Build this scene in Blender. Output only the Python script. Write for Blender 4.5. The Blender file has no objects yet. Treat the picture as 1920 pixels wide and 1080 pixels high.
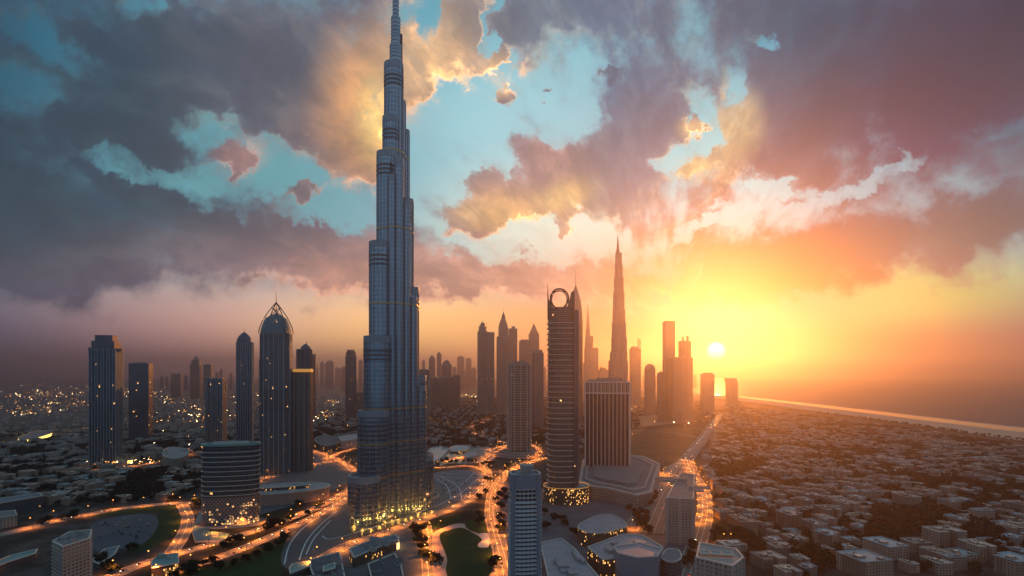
import bpy, math, random
import numpy as np
from math import sin, cos, pi, radians, floor, sqrt, atan2
R = random.Random(7)
SC = bpy.context.scene
COL = SC.collection
F = 1067.0; H = 230.0; HOR = 700.0           # focal length and horizon row of the 1920 px photograph, eye height in metres
def lin(c):
    c = c/255.0
    return c/12.92 if c <= .04045 else ((c+.055)/1.055)**2.4
def S(r, g, b, k=1.0): return (lin(r)*k, lin(g)*k, lin(b)*k, 1.0)
# ---------------------------------------------------------------- camera
cam = bpy.data.cameras.new('camera'); camo = bpy.data.objects.new('camera', cam); COL.objects.link(camo)
camo.location = (0, 0, H); camo.rotation_euler = (pi/2, 0, 0)
cam.sensor_width = 36; cam.lens = 36*F/1920; cam.shift_y = (HOR-540)/1920
cam.clip_start = 1; cam.clip_end = 120000
SC.camera = camo
SC.view_settings.view_transform = 'Standard'; SC.view_settings.look = 'None'
SC.view_settings.exposure = 0.8; SC.view_settings.gamma = 1.0; SC.view_settings.use_curve_mapping = False
SC.cycles.use_denoising = True
SC.cycles.max_bounces = 6; SC.cycles.diffuse_bounces = 2; SC.cycles.glossy_bounces = 3; SC.cycles.volume_bounces = 0
SC.cycles.sample_clamp_indirect = 4; SC.cycles.use_light_tree = True
# ---------------------------------------------------------------- node helper
class NT:
    def __init__(s, tree): s.t = tree; s.n = tree.nodes; s.l = tree.links
    def new(s, typ, **kw):
        n = s.n.new(typ)
        for k, v in kw.items(): setattr(n, k, v)
        return n
    def put(s, sock, v):
        if isinstance(v, bpy.types.NodeSocket): s.l.new(v, sock)
        else: sock.default_value = v
    def m(s, op, a, b=None, c=None, clamp=False):
        n = s.n.new('ShaderNodeMath'); n.operation = op; n.use_clamp = clamp
        s.put(n.inputs[0], a)
        if b is not None: s.put(n.inputs[1], b)
        if c is not None: s.put(n.inputs[2], c)
        return n.outputs[0]
    def mix(s, f, a, b):
        n = s.n.new('ShaderNodeMix'); n.data_type = 'RGBA'
        s.put(n.inputs[0], f); s.put(n.inputs[6], a); s.put(n.inputs[7], b); return n.outputs[2]
    def mul(s, a, b, f=1.0, bt='MULTIPLY'):
        n = s.n.new('ShaderNodeMix'); n.data_type = 'RGBA'; n.blend_type = bt
        s.put(n.inputs[0], f); s.put(n.inputs[6], a); s.put(n.inputs[7], b); return n.outputs[2]
    def rng(s, v, a, b, c=0.0, d=1.0, smooth=True):
        n = s.n.new('ShaderNodeMapRange'); n.clamp = True
        if smooth: n.interpolation_type = 'SMOOTHSTEP'
        s.put(n.inputs[0], v); s.put(n.inputs[1], a); s.put(n.inputs[2], b); s.put(n.inputs[3], c); s.put(n.inputs[4], d)
        return n.outputs[0]
    def noise(s, vec, scale, detail=2, rough=.5, dim='3D', dist=0.0):
        n = s.n.new('ShaderNodeTexNoise'); n.noise_dimensions = dim
        if vec is not None: s.put(n.inputs['Vector'], vec)
        n.inputs['Scale'].default_value = scale; n.inputs['Detail'].default_value = detail
        n.inputs['Roughness'].default_value = rough; n.inputs['Distortion'].default_value = dist
        return n
    def xyz(s, v):
        n = s.n.new('ShaderNodeSeparateXYZ'); s.put(n.inputs[0], v); return n.outputs
    def comb(s, x, y, z=0.0):
        n = s.n.new('ShaderNodeCombineXYZ'); s.put(n.inputs[0], x); s.put(n.inputs[1], y); s.put(n.inputs[2], z); return n.outputs[0]
# ---------------------------------------------------------------- sun and sky
SUN_AZ = math.atan2(1343-960, F); SUN_EL = radians(2.1)      # where the low sun stands
sun = bpy.data.lights.new('sun', 'SUN'); sun.energy = 2.05; sun.angle = radians(0.6); sun.color = (1.0, .33, .06)
suno = bpy.data.objects.new('sun', sun); COL.objects.link(suno)
suno.rotation_euler = (pi/2-SUN_EL-radians(3.0), 0, pi-SUN_AZ); suno.location = (0, 0, 900)
W = bpy.data.worlds.new('World'); SC.world = W; W.use_nodes = True
wt = NT(W.node_tree); wt.n.clear()
SKY_K = .54; HAZE_D = 1.25e-4; HTOP = 912; HAZE_C = (.68, .57, .65); HAZE_G = .82; LAMP_W = 36000
def build_sky():
    n = wt
    D = n.new('ShaderNodeTexCoord').outputs['Generated']
    x, y, z = n.xyz(D)
    yc = n.m('MAXIMUM', y, .22)
    U = n.m('DIVIDE', x, yc); V = n.m('DIVIDE', z, yc)
    P = n.comb(U, V, 0.0)
    # fractal warp of the layout so that no outline stays smooth
    w1 = n.noise(P, 3.2, 4, .6).outputs['Color']
    w = n.new('ShaderNodeVectorMath', operation='SUBTRACT'); n.put(w.inputs[0], w1); w.inputs[1].default_value = (.5, .5, .5)
    w2 = n.new('ShaderNodeVectorMath', operation='SCALE'); n.put(w2.inputs[0], w.outputs[0]); w2.inputs['Scale'].default_value = .13
    wp = n.new('ShaderNodeVectorMath', operation='ADD'); n.put(wp.inputs[0], P); n.put(wp.inputs[1], w2.outputs[0])
    w3 = n.new('ShaderNodeVectorMath', operation='SUBTRACT'); n.put(w3.inputs[0], n.noise(P, 15, 5, .65).outputs['Color']); w3.inputs[1].default_value = (.5, .5, .5)
    w4 = n.new('ShaderNodeVectorMath', operation='SCALE'); n.put(w4.inputs[0], w3.outputs[0]); w4.inputs['Scale'].default_value = .12
    wq = n.new('ShaderNodeVectorMath', operation='ADD'); n.put(wq.inputs[0], wp.outputs[0]); n.put(wq.inputs[1], w4.outputs[0]); wp = wq
    fl = n.new('ShaderNodeVectorMath', operation='MULTIPLY'); n.put(fl.inputs[0], wp.outputs[0]); fl.inputs[1].default_value = (1, 1, 0)
    WP = fl.outputs[0]
    def blob(vec, cx, cy, rx, ry, ang=0.0):
        mp = n.new('ShaderNodeMapping', vector_type='TEXTURE'); n.put(mp.inputs[0], vec)
        mp.inputs[1].default_value = ((cx-960)/F, (HOR-cy)/F, 0)
        mp.inputs[2].default_value = (0, 0, radians(ang)); mp.inputs[3].default_value = (rx/F, ry/F, 1)
        g = n.new('ShaderNodeTexGradient', gradient_type='SPHERICAL'); n.put(g.inputs[0], mp.outputs[0])
        return g.outputs['Fac']
    def layer(vec, base, items):
        col = base
        for (cx, cy, rx, ry, c, *o) in items:
            f = n.rng(blob(vec, cx, cy, rx*1.15, ry*1.15, o[0] if o else 0), 0, .95, 0, o[1] if len(o) > 1 else 1.0)
            col = n.mix(f, col, c)
        return col
    # --- clear sky
    clear = layer(P, (0.2184, 0.5674, 0.6816, 1), [
        (-100, 60, 800, 700, (0.001, 0.1132, 0.1947, 1)),
        (450, 330, 420, 260, (0.1146, 0.4204, 0.4889, 1)),
        (840, 0, 260, 260, (0.1098, 0.4118, 0.5318, 1)),
        (950, 250, 260, 260, (0.3521, 0.7379, 0.8302, 1)),
        (1040, 440, 330, 170, (0.7852, 1.01, 0.8774, 1)),
        (1350, 330, 260, 200, (0.2936, 0.8265, 0.8866, 1)),
        (1420, 60, 130, 110, (0.0612, 0.4189, 0.5737, 1)),
        (1900, 230, 240, 160, (0.001, 0.177, 0.2782, 1)),
        (960, 720, 2600, 230, (1.309, 1.0269, 0.5339, 1)),
        (250, 690, 900, 230, (1.454, 0.7262, 0.6211, 1)),
        (-120, 740, 620, 420, (0.001, 0.0971, 0.282, 1)),
        (820, 640, 420, 130, (2.1219, 1.2022, 0.3939, 1)),
        (1340, 620, 560, 210, (0.001, 0.001, 0.001, 1)),
        (1750, 560, 420, 130, (0.4591, 0.7635, 0.2129, 1)),
        (1750, 680, 420, 90, (0.001, 0.001, 0.001, 1)),
        (2000, 690, 300, 170, (0.001, 0.001, 0.1612, 1)),
        (1360, 570, 300, 110, (0.001, 0.001, 0.2367, 1))])
    # --- cloud colour
    cloud = layer(P, (0.1774, 0.1807, 0.2375, 1), [
        (-60, 250, 620, 640, (0.001, 0.0336, 0.0654, 1)),
        (260, 180, 380, 320, (0.0324, 0.0909, 0.132, 1)),
        (230, 430, 420, 200, (0.012, 0.084, 0.1347, 1)),
        (560, 130, 330, 260, (0.1329, 0.1548, 0.1944, 1)),
        (460, 520, 460, 130, (0.2692, 0.2152, 0.2628, 1)),
        (640, 300, 170, 170, (0.3022, 0.2266, 0.2321, 1)),
        (685, 200, 120, 200, (1.0335, 0.5171, 0.1988, 1), 0, 0.9),
        (705, 225, 50, 110, (1.225, 0.7953, 0.2699, 1)),
        (830, 100, 150, 170, (1.1101, 0.6853, 0.343, 1)),
        (1010, 40, 220, 190, (0.2225, 0.2625, 0.3083, 1)),
        (1150, 150, 260, 260, (0.1127, 0.2155, 0.3297, 1)),
        (1160, 400, 320, 200, (0.2317, 0.2899, 0.2866, 1)),
        (960, 385, 150, 90, (0.8679, 0.5067, 0.295, 1)),
        (960, 500, 330, 90, (0.6095, 0.3704, 0.3046, 1)),
        (700, 520, 300, 90, (0.6685, 0.3647, 0.3023, 1)),
        (150, 600, 500, 150, (0.0814, 0.105, 0.1892, 1)),
        (1560, 80, 380, 230, (0.001, 0.1006, 0.1876, 1)),
        (1950, 20, 460, 280, (0.001, 0.0122, 0.0728, 1)),
        (1800, 200, 380, 240, (0.001, 0.0062, 0.0654, 1)),
        (1640, 330, 420, 190, (0.001, 0.0102, 0.1258, 1), 8),
        (1450, 330, 220, 130, (0.0928, 0.1004, 0.1712, 1)),
        (1480, 470, 330, 130, (0.001, 0.001, 0.0708, 1)),
        (1480, 540, 380, 90, (0.001, 0.001, 0.001, 1)),
        (1850, 430, 300, 130, (0.001, 0.0871, 0.1452, 1)),
        (1365, 270, 60, 120, (0.7735, 0.6216, 0.3282, 1), -25, 0.75),
        (1250, 500, 200, 90, (0.001, 0.1212, 0.0976, 1)),
        (938, 140, 60, 60, (1.1169, 0.6993, 0.3769, 1)),
        (1068, 432, 40, 36, (0.7174, 0.5507, 0.3968, 1)),
        (442, 298, 70, 60, (0.6942, 0.3775, 0.3165, 1), 0, 0.7),
        (1297, 242, 40, 30, (0.9464, 0.6953, 0.3767, 1)),
        (1010, 300, 150, 80, (0.5776, 0.3721, 0.3456, 1)),
        (930, 402, 110, 44, (1.0526, 0.6737, 0.3114, 1)),
        (1060, 368, 90, 40, (0.9416, 0.6816, 0.3235, 1), 20),
        (1190, 300, 120, 150, (0.1655, 0.237, 0.3396, 1)),
        (1380, 230, 70, 80, (0.9125, 0.7129, 0.3791, 1), 0, 0.6),
        (1290, 310, 60, 40, (0.7632, 0.6541, 0.334, 1))])
    # --- where cloud stands (+) and where the sky opens (-)
    lay = [
        (120, 90, 110, 34, -1.3, -28), (95, 195, 105, 42, -.8, -25), (262, 2, 34, 26, -1.3), (405, 130, 24, 50, -.7), (60, 150, 60, 24, -.5, -30),
        (430, 262, 95, 42, -1.5, -22), (560, 335, 110, 42, -1.5, -16), (650, 395, 90, 26, -1.0), (300, 322, 130, 30, -1.0, -4), (480, 340, 100, 34, -.9), (190, 300, 60, 20, -.4),
        (860, 250, 110, 150, -1.7), (790, 330, 60, 80, -1.3), (812, 20, 40, 70, -1.4), (950, 215, 80, 90, -1.2), (1050, 215, 70, 70, -1.3), (920, 60, 14, 60, -1.6), (880, 200, 60, 60, -.8), (1060, 130, 40, 60, -.7),
        (1010, 445, 130, 34, -1.7), (1100, 440, 60, 26, -1.3), (930, 445, 70, 16, -.8), (1305, 230, 34, 55, -1.6, 30), (1290, 285, 66, 24, -1.5, 30), (1425, 60, 22, 16, -1.5), (1250, 310, 30, 20, -.8),
        (1428, 358, 38, 18, -1.6), (1600, 345, 130, 15, -1.7, 20), (1500, 352, 40, 12, -.7), (1345, 422, 80, 13, -1.6, 20), (1120, 330, 16, 20, -.7), (1360, 175, 16, 34, -.9), (1235, 500, 50, 16, -.8), (1330, 530, 40, 12, -.8), (1380, 400, 26, 16, -1.0),
        (1760, 668, 560, 112, -3.4, 9), (1400, 650, 330, 66, -3.0), (1250, 545, 60, 14, -.6), (960, 690, 560, 82, -3.0), (900, 600, 300, 30, -.6),
        (300, 715, 1100, 150, -2.2), (1720, 20, 320, 90, .8), (1900, 252, 120, 14, -.4, 12),
        (440, 300, 32, 30, 2.0), (462, 320, 30, 20, .9), (572, 366, 40, 13, 1.6), (925, 110, 16, 17, 2.6), (950, 168, 24, 20, 2.8), (1297, 242, 16, 11, 3.0),
        (1068, 430, 20, 16, 2.8), (1140, 130, 12, 8, 2.4), (1027, 183, 12, 8, 2.4), (1055, 195, 26, 20, .9), (985, 215, 20, 16, .8), (1010, 300, 90, 34, 1.8, -38), (940, 385, 110, 44, 1.9, 8), (905, 420, 60, 26, .8),
        (850, 100, 52, 86, 1.7, -28), (795, 185, 36, 26, 1.3), (770, 120, 34, 80, 1.0), (1060, 345, 80, 50, 1.9, 50), (960, 30, 40, 60, 1.3), (880, 345, 40, 24, .9),
        (1180, 280, 90, 150, .9, -30), (1700, 180, 360, 150, 1.1, 10), (1650, 450, 400, 50, 1.2, 12), (1370, 280, 34, 60, 1.2, -20), (1290, 320, 40, 20, 1.0), (310, 385, 150, 26, 1.7, -18), (545, 428, 90, 18, 1.6, -8), (480, 440, 130, 24, .9, -14),
        (520, 200, 240, 70, 1.2, -34), (300, 150, 200, 40, .8, -30), (120, 320, 420, 260, .6), (520, 70, 260, 120, .9, -10), (150, 480, 420, 120, .6), (250, 120, 240, 120, .5, -30), (235, 268, 120, 40, 1.2, -18), (380, 60, 200, 60, .8, -30), (660, 330, 60, 60, .8), (650, 480, 260, 44, 1.0, -5), (200, 260, 120, 24, .8, -18), (1060, 30, 110, 70, 1.1), (980, 520, 240, 36, .8)]
    warp = WP
    # perspective cloud layer: streaks that fan out from the horizon
    zc = n.m('ADD', n.m('MAXIMUM', z, 0.0), .16)
    Q = n.comb(n.m('DIVIDE', x, zc), n.m('DIVIDE', y, zc), 0.0)
    big = n.noise(Q, .75, 5, .55, dist=.4).outputs['Fac']
    def dens(off):
        vec = warp
        if off:
            o = n.new('ShaderNodeVectorMath', operation='ADD'); n.put(o.inputs[0], warp); o.inputs[1].default_value = off; vec = o.outputs[0]
            pv = n.new('ShaderNodeVectorMath', operation='ADD'); n.put(pv.inputs[0], P); pv.inputs[1].default_value = off; pn = pv.outputs[0]
        else: pn = P
        acc = n.m('MULTIPLY_ADD', big, 1.1, -.10)
        for (cx, cy, rx, ry, wgt, *o) in lay:
            acc = n.m('MULTIPLY_ADD', blob(vec, cx, cy, rx*1.4, ry*1.4, o[0] if o else 0), wgt*.95, acc)
        fine = n.noise(pn, 6.5, 8, .66).outputs['Fac']
        acc = n.m('MULTIPLY_ADD', n.m('SUBTRACT', fine, .5), 2.1, acc)
        acc = n.m('MULTIPLY_ADD', n.m('SUBTRACT', stk, .5), 2.3, acc)
        return acc
    dx, dy = n.m('SUBTRACT', U, .27), n.m('SUBTRACT', V, .05)
    pr = n.m('LOGARITHM', n.m('MULTIPLY_ADD', dx, dx, n.m('MULTIPLY_ADD', dy, dy, .02)), 2.718)
    pa = n.m('ARCTAN2', dy, dx)
    PC = n.comb(n.m('MULTIPLY', pa, 2.4), n.m('MULTIPLY', pr, .62), 0.0)
    stk = n.noise(PC, 1.7, 8, .62, dist=.25).outputs['Fac']
    veil = n.noise(PC, 3.4, 7, .66, dist=.4).outputs['Fac']
    d0 = dens(None); d1 = dens((.013, -.012, 0))
    cov = n.rng(d0, -.06, n.rng(n.m('ABSOLUTE', n.m('SUBTRACT', U, .1)), .1, .7, .72, 1.0))
    low = n.rng(V, .10, .22)
    cov = n.m('MAXIMUM', cov, n.m('MULTIPLY', n.m('MULTIPLY', n.rng(veil, .42, .72, 0, .62), low), n.rng(d0, -.7, .1, .25, 1)))
    thick = n.rng(d0, .3, 1.1)
    # edges turned towards the sun catch its light
    rim = n.m('MULTIPLY', n.rng(n.m('SUBTRACT', d0, d1), .0, .34), n.m('SUBTRACT', 1.0, n.rng(d0, .45, .95, 0, .9)))
    sund = n.new('ShaderNodeVectorMath', operation='DOT_PRODUCT'); n.put(sund.inputs[0], D)
    sd = (sin(SUN_AZ)*cos(SUN_EL), cos(SUN_AZ)*cos(SUN_EL), sin(SUN_EL)); sund.inputs[1].default_value = sd
    near = n.rng(sund.outputs['Value'], .45, .93)
    rimc = n.mul(cloud, (2.7, 2.1, 1.4, 1), n.m('MULTIPLY', rim, n.m('MULTIPLY_ADD', near, .5, .5)))
    body = n.noise(Q, 2.3, 6, .6, dist=.5).outputs['Fac']
    sh = n.rng(body, .3, .7, .82, 1.16, smooth=False)
    cl = n.mul(rimc, n.comb(sh, sh, sh))
    # folds of the cloud base: warm where thin, blue-grey where deep
    fold = n.noise(PC, 4.4, 8, .66, dist=.6).outputs['Fac']
    cl = n.mix(n.rng(fold, .40, .68, 0, .55), n.mul(cl, (.68, .73, .82, 1)), n.mul(cl, (1.50, 1.34, 1.16, 1)))
    tk = n.rng(d0, .35, 1.7, 1.12, .80)
    cl = n.mul(cl, n.comb(tk, tk, tk))
    col = n.mix(cov, clear, cl)
    # overhead and behind the camera the sky is already dusky blue
    back = n.m('MAXIMUM', n.rng(y, .30, -.25), n.rng(z, .58, .85))
    col = n.mix(back, col, n.mul((.175, .305, .41, 1), n.comb(sh, sh, sh)))
    # the sun: small disc and the bright air round it
    disc = n.rng(sund.outputs['Value'], cos(radians(1.0)), cos(radians(.3)))
    halo = n.m('POWER', n.m('MAXIMUM', sund.outputs['Value'], 0.0), 260.0)
    halo2 = n.m('POWER', n.m('MAXIMUM', sund.outputs['Value'], 0.0), 34.0)
    col = n.mul(col, n.mul(S(255, 190, 60), n.comb(halo2, halo2, halo2)), .02, 'ADD')
    col = n.mul(col, n.mul(S(255, 226, 130), n.comb(halo, halo, halo)), .25, 'ADD')
    col = n.mul(col, n.mul((13.0, 10.5, 6.5, 1), n.comb(disc, disc, disc)), 1.0, 'ADD')
    bg = n.new('ShaderNodeBackground'); n.put(bg.inputs[0], col); bg.inputs[1].default_value = SKY_K
    # atmosphere: the physical sky under the cloud picture
    ns = n.new('ShaderNodeTexSky', sky_type='NISHITA'); ns.sun_disc = False
    ns.sun_elevation = SUN_EL; ns.sun_rotation = SUN_AZ; ns.altitude = 200; ns.dust_density = 3.0
    bg2 = n.new('ShaderNodeBackground'); n.put(bg2.inputs[0], ns.outputs[0]); bg2.inputs[1].default_value = .012
    ad = n.new('ShaderNodeAddShader'); n.l.new(bg.outputs[0], ad.inputs[0]); n.l.new(bg2.outputs[0], ad.inputs[1])
    out = n.new('ShaderNodeOutputWorld'); n.l.new(ad.outputs[0], out.inputs[0])
build_sky()
W.cycles.sampling_method = 'MANUAL'; W.cycles.sample_map_resolution = 512
# ---------------------------------------------------------------- materials
MATS = {}
def cellvar(n, a):
    """every house has its own shade: a random tone per plot of ground"""
    g = n.new('ShaderNodeNewGeometry').outputs['Position']; fl = n.new('ShaderNodeVectorMath', operation='MULTIPLY'); n.put(fl.inputs[0], g); fl.inputs[1].default_value = (1, 1, 0)
    vo = n.new('ShaderNodeTexVoronoi', feature='F1'); vo.inputs['Scale'].default_value = .03; n.put(vo.inputs['Vector'], fl.outputs[0])
    r, g_, b_ = n.xyz(vo.outputs['Color']); k = n.rng(r, 0, 1, 1-a, 1+a*.6, smooth=False); w = n.rng(g_, 0, 1, 1-a*.3, 1.0, smooth=False)
    return n.comb(k, n.m('MULTIPLY', k, w), n.m('MULTIPLY', k, n.m('MULTIPLY', w, w)))
def mat(name, col, rough=.7, metal=0.0, var=0.0, scale=.05, emit=None, es=0.0, bump=0.0, bscale=1.0, spec=.5, coord='Object', cell=0.0, panel=0):
    if name in MATS: return MATS[name]
    m = bpy.data.materials.new(name); m.use_nodes = True; n = NT(m.node_tree); b = n.n['Principled BSDF']
    c = col if len(col) == 4 else (*col, 1)
    b.inputs['Roughness'].default_value = rough; b.inputs['Metallic'].default_value = metal
    b.inputs['Specular IOR Level'].default_value = spec
    v = n.new('ShaderNodeTexCoord').outputs[coord]
    ns = n.noise(v, scale, 4, .6)
    f = n.rng(ns.outputs['Fac'], .25, .75, 1-var, 1+var, smooth=False)
    base = n.mul(c, n.comb(f, f, f))
    if cell: base = n.mul(base, cellvar(n, cell))
    if panel:
        br = n.new('ShaderNodeTexBrick'); n.put(br.inputs['Vector'], v); br.inputs['Color1'].default_value = (1, 1, 1, 1); br.inputs['Color2'].default_value = (.86, .88, .9, 1)
        br.inputs['Mortar'].default_value = (.45, .45, .5, 1); br.inputs['Scale'].default_value = 1.0; br.inputs['Mortar Size'].default_value = .28; br.inputs['Brick Width'].default_value = panel*2; br.inputs['Row Height'].default_value = panel
        base = n.mul(base, br.outputs['Color'])
    n.put(b.inputs['Base Color'], base)
    if emit: b.inputs['Emission Color'].default_value = (*emit[:3], 1); b.inputs['Emission Strength'].default_value = es
    if bump:
        bn = n.noise(v, bscale, 3, .6); bp = n.new('ShaderNodeBump'); bp.inputs['Strength'].default_value = bump
        n.put(bp.inputs['Height'], bn.outputs['Fac']); n.put(b.inputs['Normal'], bp.outputs[0])
    m.cycles.emission_sampling = 'NONE'
    MATS[name] = m; return m
def facade(name, wall, glass, fh=4.0, bay=4.0, wx=.15, wy=.2, lit=.02, ls=3.0, litc=(1, .5, .16), gr=.12, gm=.55, wr=.6, wm=0.0, litz=None, gvr=(.65, 1.2), cell=0.0):
    """a wall of windows laid out in metres along the wall (UV) with some rooms lit"""
    if name in MATS: return MATS[name]
    m = bpy.data.materials.new(name); m.use_nodes = True; n = NT(m.node_tree); b = n.n['Principled BSDF']
    uv = n.new('ShaderNodeUVMap').outputs[0]; u, v, _ = n.xyz(uv)
    ub = n.m('DIVIDE', u, bay); vb = n.m('DIVIDE', v, fh)
    fu = n.m('FRACT', ub); fv = n.m('FRACT', vb)
    def inside(f, a): return n.m('MULTIPLY', n.m('GREATER_THAN', f, a), n.m('LESS_THAN', f, 1-a))
    win = n.m('MULTIPLY', inside(fu, wx/2), inside(fv, wy/2))
    wn = n.new('ShaderNodeTexWhiteNoise', noise_dimensions='2D'); n.put(wn.inputs['Vector'], n.comb(n.m('FLOOR', ub), n.m('FLOOR', vb)))
    r = wn.outputs['Value']; rc = n.xyz(wn.outputs['Color'])
    gv = n.rng(rc[0], 0, 1, *gvr, smooth=False)
    gcol = n.mul((*glass, 1), n.comb(gv, gv, gv))
    obj = n.new('ShaderNodeTexCoord').outputs['Object']
    dirt = n.rng(n.noise(obj, .03, 4, .6).outputs['Fac'], .3, .7, .82, 1.12, smooth=False)
    wcol = n.mul((*wall, 1), n.comb(dirt, dirt, dirt))
    if cell: wcol = n.mul(wcol, cellvar(n, cell))
    n.put(b.inputs['Base Color'], n.mix(win, wcol, gcol))
    n.put(b.inputs['Roughness'], n.rng(win, 0, 1, wr, gr, smooth=False)); n.put(b.inputs['Metallic'], n.rng(win, 0, 1, wm, gm, smooth=False))
    # rooms are lit in clusters
    cl = n.rng(n.noise(obj, .035, 2, .5).outputs['Fac'], .42, .68, .15, 2.6)
    thr = n.m('MULTIPLY', cl, lit)
    if litz:
        zz = n.xyz(obj)[2]; thr = n.m('MULTIPLY', thr, n.rng(zz, litz[0], litz[1], litz[2], litz[3]))
    on = n.m('MULTIPLY', n.m('LESS_THAN', r, thr), win)
    b.inputs['Emission Color'].default_value = (*litc, 1)
    n.put(b.inputs['Emission Strength'], n.m('MULTIPLY', on, n.m('MULTIPLY', n.m('MULTIPLY_ADD', rc[1], 1.6, .3), ls)))
    m.cycles.emission_sampling = 'NONE'
    MATS[name] = m; return m
# ---------------------------------------------------------------- mesh builder
class MB:
    def __init__(s, *mats): s.v = []; s.f = []; s.mi = []; s.uv = []; s.mats = list(mats)
    def face(s, pts, mi=0, uv=None):
        k = len(s.v); s.v.extend(pts); s.f.append(tuple(range(k, k+len(pts)))); s.mi.append(mi)
        s.uv.extend(uv if uv else [(p[0], p[1]) for p in pts])
    def wall(s, poly, z0, z1, mi=0, top=None, u0=0.0):
        """side walls over a closed outline; top: another outline of the same length"""
        t = top or poly; n = len(poly); u = u0
        for i in range(n):
            a, b = poly[i], poly[(i+1) % n]; c, d = t[(i+1) % n], t[i]
            L = math.hypot(b[0]-a[0], b[1]-a[1])
            za, zb = (z0, z0) if not isinstance(z0, list) else (z0[i], z0[(i+1) % n])
            zc, zd = (z1, z1) if not isinstance(z1, list) else (z1[(i+1) % n], z1[i])
            s.face([(a[0], a[1], za), (b[0], b[1], zb), (c[0], c[1], zc), (d[0], d[1], zd)], mi, [(u, za), (u+L, zb), (u+L, zc), (u, zd)]); u += L
    def cap(s, poly, z, mi=0, flip=False):
        p = [(a[0], a[1], z if not isinstance(z, list) else z[i]) for i, a in enumerate(poly)]
        s.face(p[::-1] if flip else p, mi)
    def prism(s, poly, z0, z1, mi=0, mt=None, top=None, bottom=False):
        s.wall(poly, z0, z1, mi, top); s.cap(top or poly, z1, mi if mt is None else mt)
        if bottom: s.cap(poly, z0, mi, True)
    def ring(s, pin, pout, z0, z1, mi=0):
        s.wall(pout, z0, z1, mi)
        n = len(pin)
        for i in range(n):
            j = (i+1) % n
            s.face([(*pout[i], z1), (*pout[j], z1), (*pin[j], z1), (*pin[i], z1)], mi)
            s.face([(*pout[j], z0), (*pout[i], z0), (*pin[i], z0), (*pin[j], z0)], mi)
    def shell(s, pin, pout, z0, z1, mi=0):
        s.ring(pin, pout, z0, z1, mi); s.wall(pin[::-1], z0, z1, mi)
    def box(s, cx, cy, z0, sx, sy, h, rot=0.0, mi=0, mt=None):
        s.prism(rect(sx, sy, rot, cx, cy), z0, z0+h, mi, mt, bottom=True)
    def tube(s, pts, r, seg=6, mi=0):
        """round bar along a line of points; r one radius or a list"""
        P = [np.array(p, float) for p in pts]; rr = r if isinstance(r, (list, tuple)) else [r]*len(P); rings = []
        for i, p in enumerate(P):
            d = P[min(i+1, len(P)-1)]-P[max(i-1, 0)]; d /= (np.linalg.norm(d)+1e-9)
            a = np.cross(d, (0, 0, 1) if abs(d[2]) < .9 else (1, 0, 0)); a /= np.linalg.norm(a); b = np.cross(d, a)
            rings.append([tuple(p+rr[i]*(cos(t)*a+sin(t)*b)) for t in [2*pi*k/seg for k in range(seg)]])
        for i in range(len(rings)-1):
            for k in range(seg):
                j = (k+1) % seg
                s.face([rings[i][j], rings[i][k], rings[i+1][k], rings[i+1][j]][::-1], mi)
        s.face(rings[-1][::-1], mi); s.face(rings[0], mi)
    def lathe(s, prof, cx=0, cy=0, seg=20, mi=0, poly=None):
        """prof: list of (scale or radius, z) ; poly: unit outline to scale instead of a circle"""
        base = poly or [(cos(2*pi*k/seg), sin(2*pi*k/seg)) for k in range(seg)]
        for (r0, z0), (r1, z1) in zip(prof, prof[1:]):
            s.wall([(cx+a*r0, cy+b*r0) for a, b in base], z0, z1, mi, [(cx+a*r1, cy+b*r1) for a, b in base])
        s.cap([(cx+a*prof[-1][0], cy+b*prof[-1][0]) for a, b in base], prof[-1][1], mi)
    def build(s, name, parent=None, smooth=False):
        me = bpy.data.meshes.new(name); me.from_pydata(s.v, [], s.f)
        for m in s.mats: me.materials.append(m)
        me.polygons.foreach_set('material_index', s.mi)
        l = me.uv_layers.new(name='UVMap'); l.data.foreach_set('uv', [c for p in s.uv for c in p])
        if smooth: me.polygons.foreach_set('use_smooth', [True]*len(s.f))
        me.update()
        o = bpy.data.objects.new(name, me); COL.objects.link(o)
        if parent: o.parent = parent
        return o
def rect(sx, sy, rot=0.0, cx=0.0, cy=0.0):
    c, s_ = cos(rot), sin(rot)
    return [(cx+x*c-y*s_, cy+x*s_+y*c) for x, y in ((-sx/2, -sy/2), (sx/2, -sy/2), (sx/2, sy/2), (-sx/2, sy/2))]
def rotp(poly, a): c, s_ = cos(a), sin(a); return [(x*c-y*s_, x*s_+y*c) for x, y in poly]
def scp(poly, k, ky=None): ky = k if ky is None else ky; return [(x*k, y*ky) for x, y in poly]
def off(poly, d):
    """outline pushed outwards by d (closed, counter-clockwise)"""
    n = len(poly); out = []
    for i in range(n):
        a, b, c = poly[i-1], poly[i], poly[(i+1) % n]
        e1 = (b[0]-a[0], b[1]-a[1]); e2 = (c[0]-b[0], c[1]-b[1])
        l1 = math.hypot(*e1) or 1; l2 = math.hypot(*e2) or 1
        n1 = (e1[1]/l1, -e1[0]/l1); n2 = (e2[1]/l2, -e2[0]/l2)
        mx, my = n1[0]+n2[0], n1[1]+n2[1]; q = max(.35, (1+n1[0]*n2[0]+n1[1]*n2[1]))
        out.append((b[0]+mx*d/q, b[1]+my*d/q))
    return out
def circ(n=28, a=1.0, b=1.0): return [(a*.5*cos(2*pi*k/n), b*.5*sin(2*pi*k/n)) for k in range(n)]
def sup(n, a, b, p):   # rounded rectangle / superellipse
    out = []
    for k in range(n):
        t = 2*pi*k/n; c, s_ = cos(t), sin(t)
        out.append((a*.5*math.copysign(abs(c)**(2/p), c), b*.5*math.copysign(abs(s_)**(2/p), s_)))
    return out
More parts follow.
